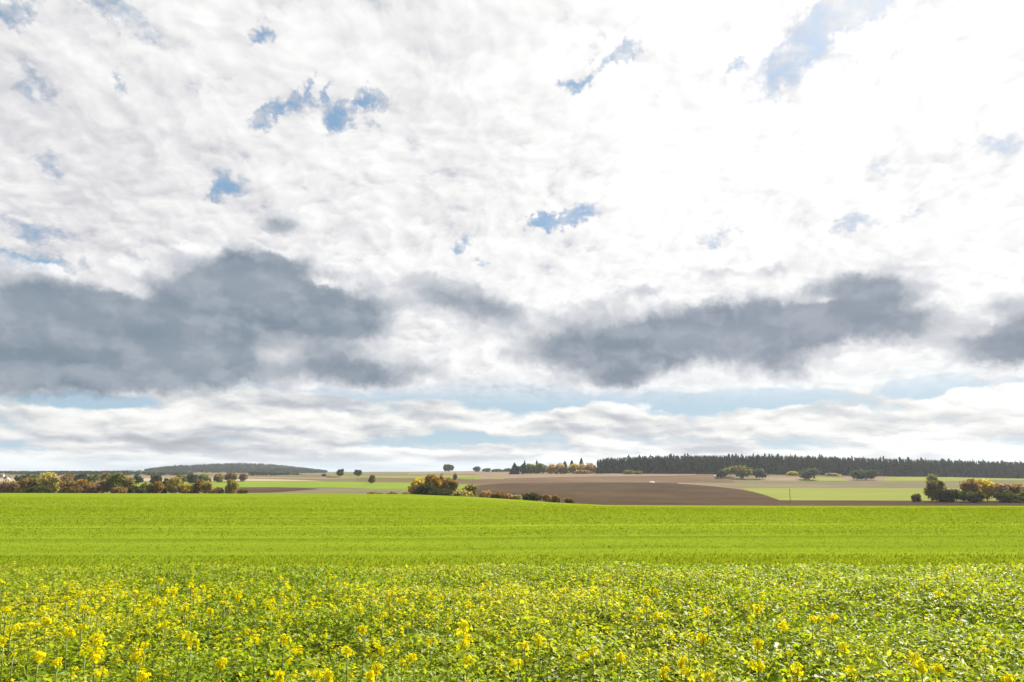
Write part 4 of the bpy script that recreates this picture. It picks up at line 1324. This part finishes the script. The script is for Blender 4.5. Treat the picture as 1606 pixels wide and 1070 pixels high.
def house(label, px, Y, w, d, h, rz):
    x = (px - W / 2) / F / 1.0177 * Y
    e = empty('village_house', (x, Y, gz(x, Y)), rz)
    tag(e, label, 'house', 'white houses of the far village')
    g = Geo()
    g.box(-w / 2, -d / 2, -1.0, w / 2, d / 2, h)
    v = [(-w / 2, -d / 2, h), (-w / 2, d / 2, h), (-w / 2, 0, h + d * 0.42), (w / 2, -d / 2, h), (w / 2, d / 2, h), (w / 2, 0, h + d * 0.42)]
    g.add(v, [0, 1, 2, 3, 5, 4], [3, 3])
    obj('wall', g.mesh('wall', M_white), e)
    g = Geo()
    k = 0.42
    for s in (-1, 1):
        lo, hi = np.array([0, s * (d / 2 + 0.5), h - 0.5 * k * 2 * 0.42]), np.array([0, 0, h + d * k + 0.02])
        a = np.array([w / 2 + 0.4, 0, 0])
        up = np.array([0, 0, 0.25])
        v = [lo - a, lo + a, hi + a, hi - a, lo - a + up, lo + a + up, hi + a + up, hi - a + up]
        g.add(v, [0, 1, 2, 3, 4, 5, 6, 7, 0, 1, 5, 4, 1, 2, 6, 5, 2, 3, 7, 6, 3, 0, 4, 7], [4] * 6)
    rf = obj('roof', g.mesh('roof', M_roof), e)
    g = Geo()
    g.box(w * 0.2, 0.4, h + d * 0.25, w * 0.2 + 0.7, 1.1, h + d * 0.42 + 1.1)
    obj('chimney', g.mesh('chimney', M_roof), rf)
    for i in range(4):
        for j in (0, 1):
            if j == 0 and i == 1:
                continue
            g = Geo()
            cx, cz = -w / 2 + w * (i + 0.5) / 4, 1.0 + 2.7 * j
            if cz + 1.5 > h:
                continue
            g.box(cx - 0.55, -d / 2 - 0.06, cz, cx + 0.55, -d / 2 + 0.05, cz + 1.3)
            f = obj('window', g.mesh('window', M_white), e)
            g = Geo()
            g.box(cx - 0.45, -d / 2 - 0.08, cz + 0.1, cx + 0.45, -d / 2 - 0.05, cz + 1.2)
            obj('pane', g.mesh('pane', M_dark), f)
    g = Geo()
    cx = -w / 2 + w * 1.5 / 4
    g.box(cx - 0.5, -d / 2 - 0.05, 0, cx + 0.5, -d / 2 + 0.05, 2.1)
    obj('door', g.mesh('door', M_wood), e)


house('white farmhouse at the far left edge, the higher of two', 4, 900, 5.2, 4.8, 2.9, 0.2)
house('low white house right of the farmhouse at far left', 12.5, 760, 4.4, 4.2, 2.2, -0.3)

x, Y, _ = at(1123.5, 750, 805)
e = empty('field_hut', (x, Y, gz(x, Y)), 0.15)
tag(e, 'small white hut at the left foot of the tree group', 'hut')
g = Geo()
g.box(-2.4, -1.3, -0.3, 2.4, 1.3, 2.5)
obj('wall', g.mesh('wall', M_white), e)
g = Geo()
v = [(-2.6, -1.5, 2.5), (2.6, -1.5, 2.5), (2.6, 1.5, 3.0), (-2.6, 1.5, 3.0), (-2.6, -1.5, 2.65), (2.6, -1.5, 2.65), (2.6, 1.5, 3.15), (-2.6, 1.5, 3.15)]
g.add(v, [0, 1, 2, 3, 4, 5, 6, 7, 0, 1, 5, 4, 1, 2, 6, 5, 2, 3, 7, 6, 3, 0, 4, 7], [4] * 6)
obj('roof', g.mesh('roof', M_tin), e)
g = Geo()
g.box(0.4, -1.36, 0, 1.3, -1.28, 2.0)
obj('door', g.mesh('door', M_wood), e)

x, Y, _ = at(1022.5, 757, reach(1022, 756.8))
r = np.random.default_rng(3)
n1_, n2_ = 9, 20
g = Geo()
tt, aa = np.meshgrid(np.linspace(0, 1, n1_), np.linspace(0, 2 * math.pi, n2_, endpoint=False), indexing='ij')
v = np.stack([np.cos(aa) * tt * 3.4, np.sin(aa) * tt * 2.2, np.cos(tt * math.pi / 2) ** 1.3 * 1.3], -1)
v += r.normal(0, 0.09, v.shape)
i, j = np.meshgrid(np.arange(n1_ - 1), np.arange(n2_), indexing='ij')
jn = (j + 1) % n2_
f = np.stack([i * n2_ + j, (i + 1) * n2_ + j, (i + 1) * n2_ + jn, i * n2_ + jn], -1)
g.add(v.reshape(-1, 3), f.ravel(), np.full(f.size // 4, 4))
o = obj('lime_heap', g.mesh('lime_heap', M_lime, smooth=True), None, (x, Y, gz(x, Y) - 0.1))
tag(o, 'small pale heap lying on the ploughed field', 'heap')

x, Y, _ = at(1239.5, 785, 345)
zb = gz(x, Y)
ht = CAM_Z + Y * float(zfac(766.5)) - zb
e = empty('wooden_pole', (x, Y, zb))
tag(e, 'thin wooden pole standing in the pale green field', 'pole')
g = Geo()
g.tube(np.array([[0, 0, -0.4], [0, 0, ht * 0.5], [0.03, 0, ht]]), [0.14, 0.125, 0.10], 8)
obj('post', g.mesh('post', M_wood, smooth=True), e)
g = Geo()
g.box(-0.55, -0.06, ht - 0.75, 0.6, 0.06, ht - 0.62)
obj('crossarm', g.mesh('crossarm', M_wood), e)

# ------------------------------------------------------------------ the air
hz = bpy.data.materials.new('air')
hz.use_nodes = True
hz.node_tree.nodes.clear()
X.nt = hz.node_tree
pv = hz.node_tree.nodes.new('ShaderNodeVolumePrincipled')
pv.inputs['Color'].default_value = (0.86, 0.92, 1.0, 1)
pv.inputs['Density'].default_value = 0.00006
pv.inputs['Anisotropy'].default_value = 0.2
ho = hz.node_tree.nodes.new('ShaderNodeOutputMaterial')
hz.node_tree.links.new(pv.outputs[0], ho.inputs['Volume'])
g = Geo()
g.box(-9000, -450, -60, 9000, 5600, 62)
tag(obj('haze', g.mesh('haze', hz)), kind='stuff')
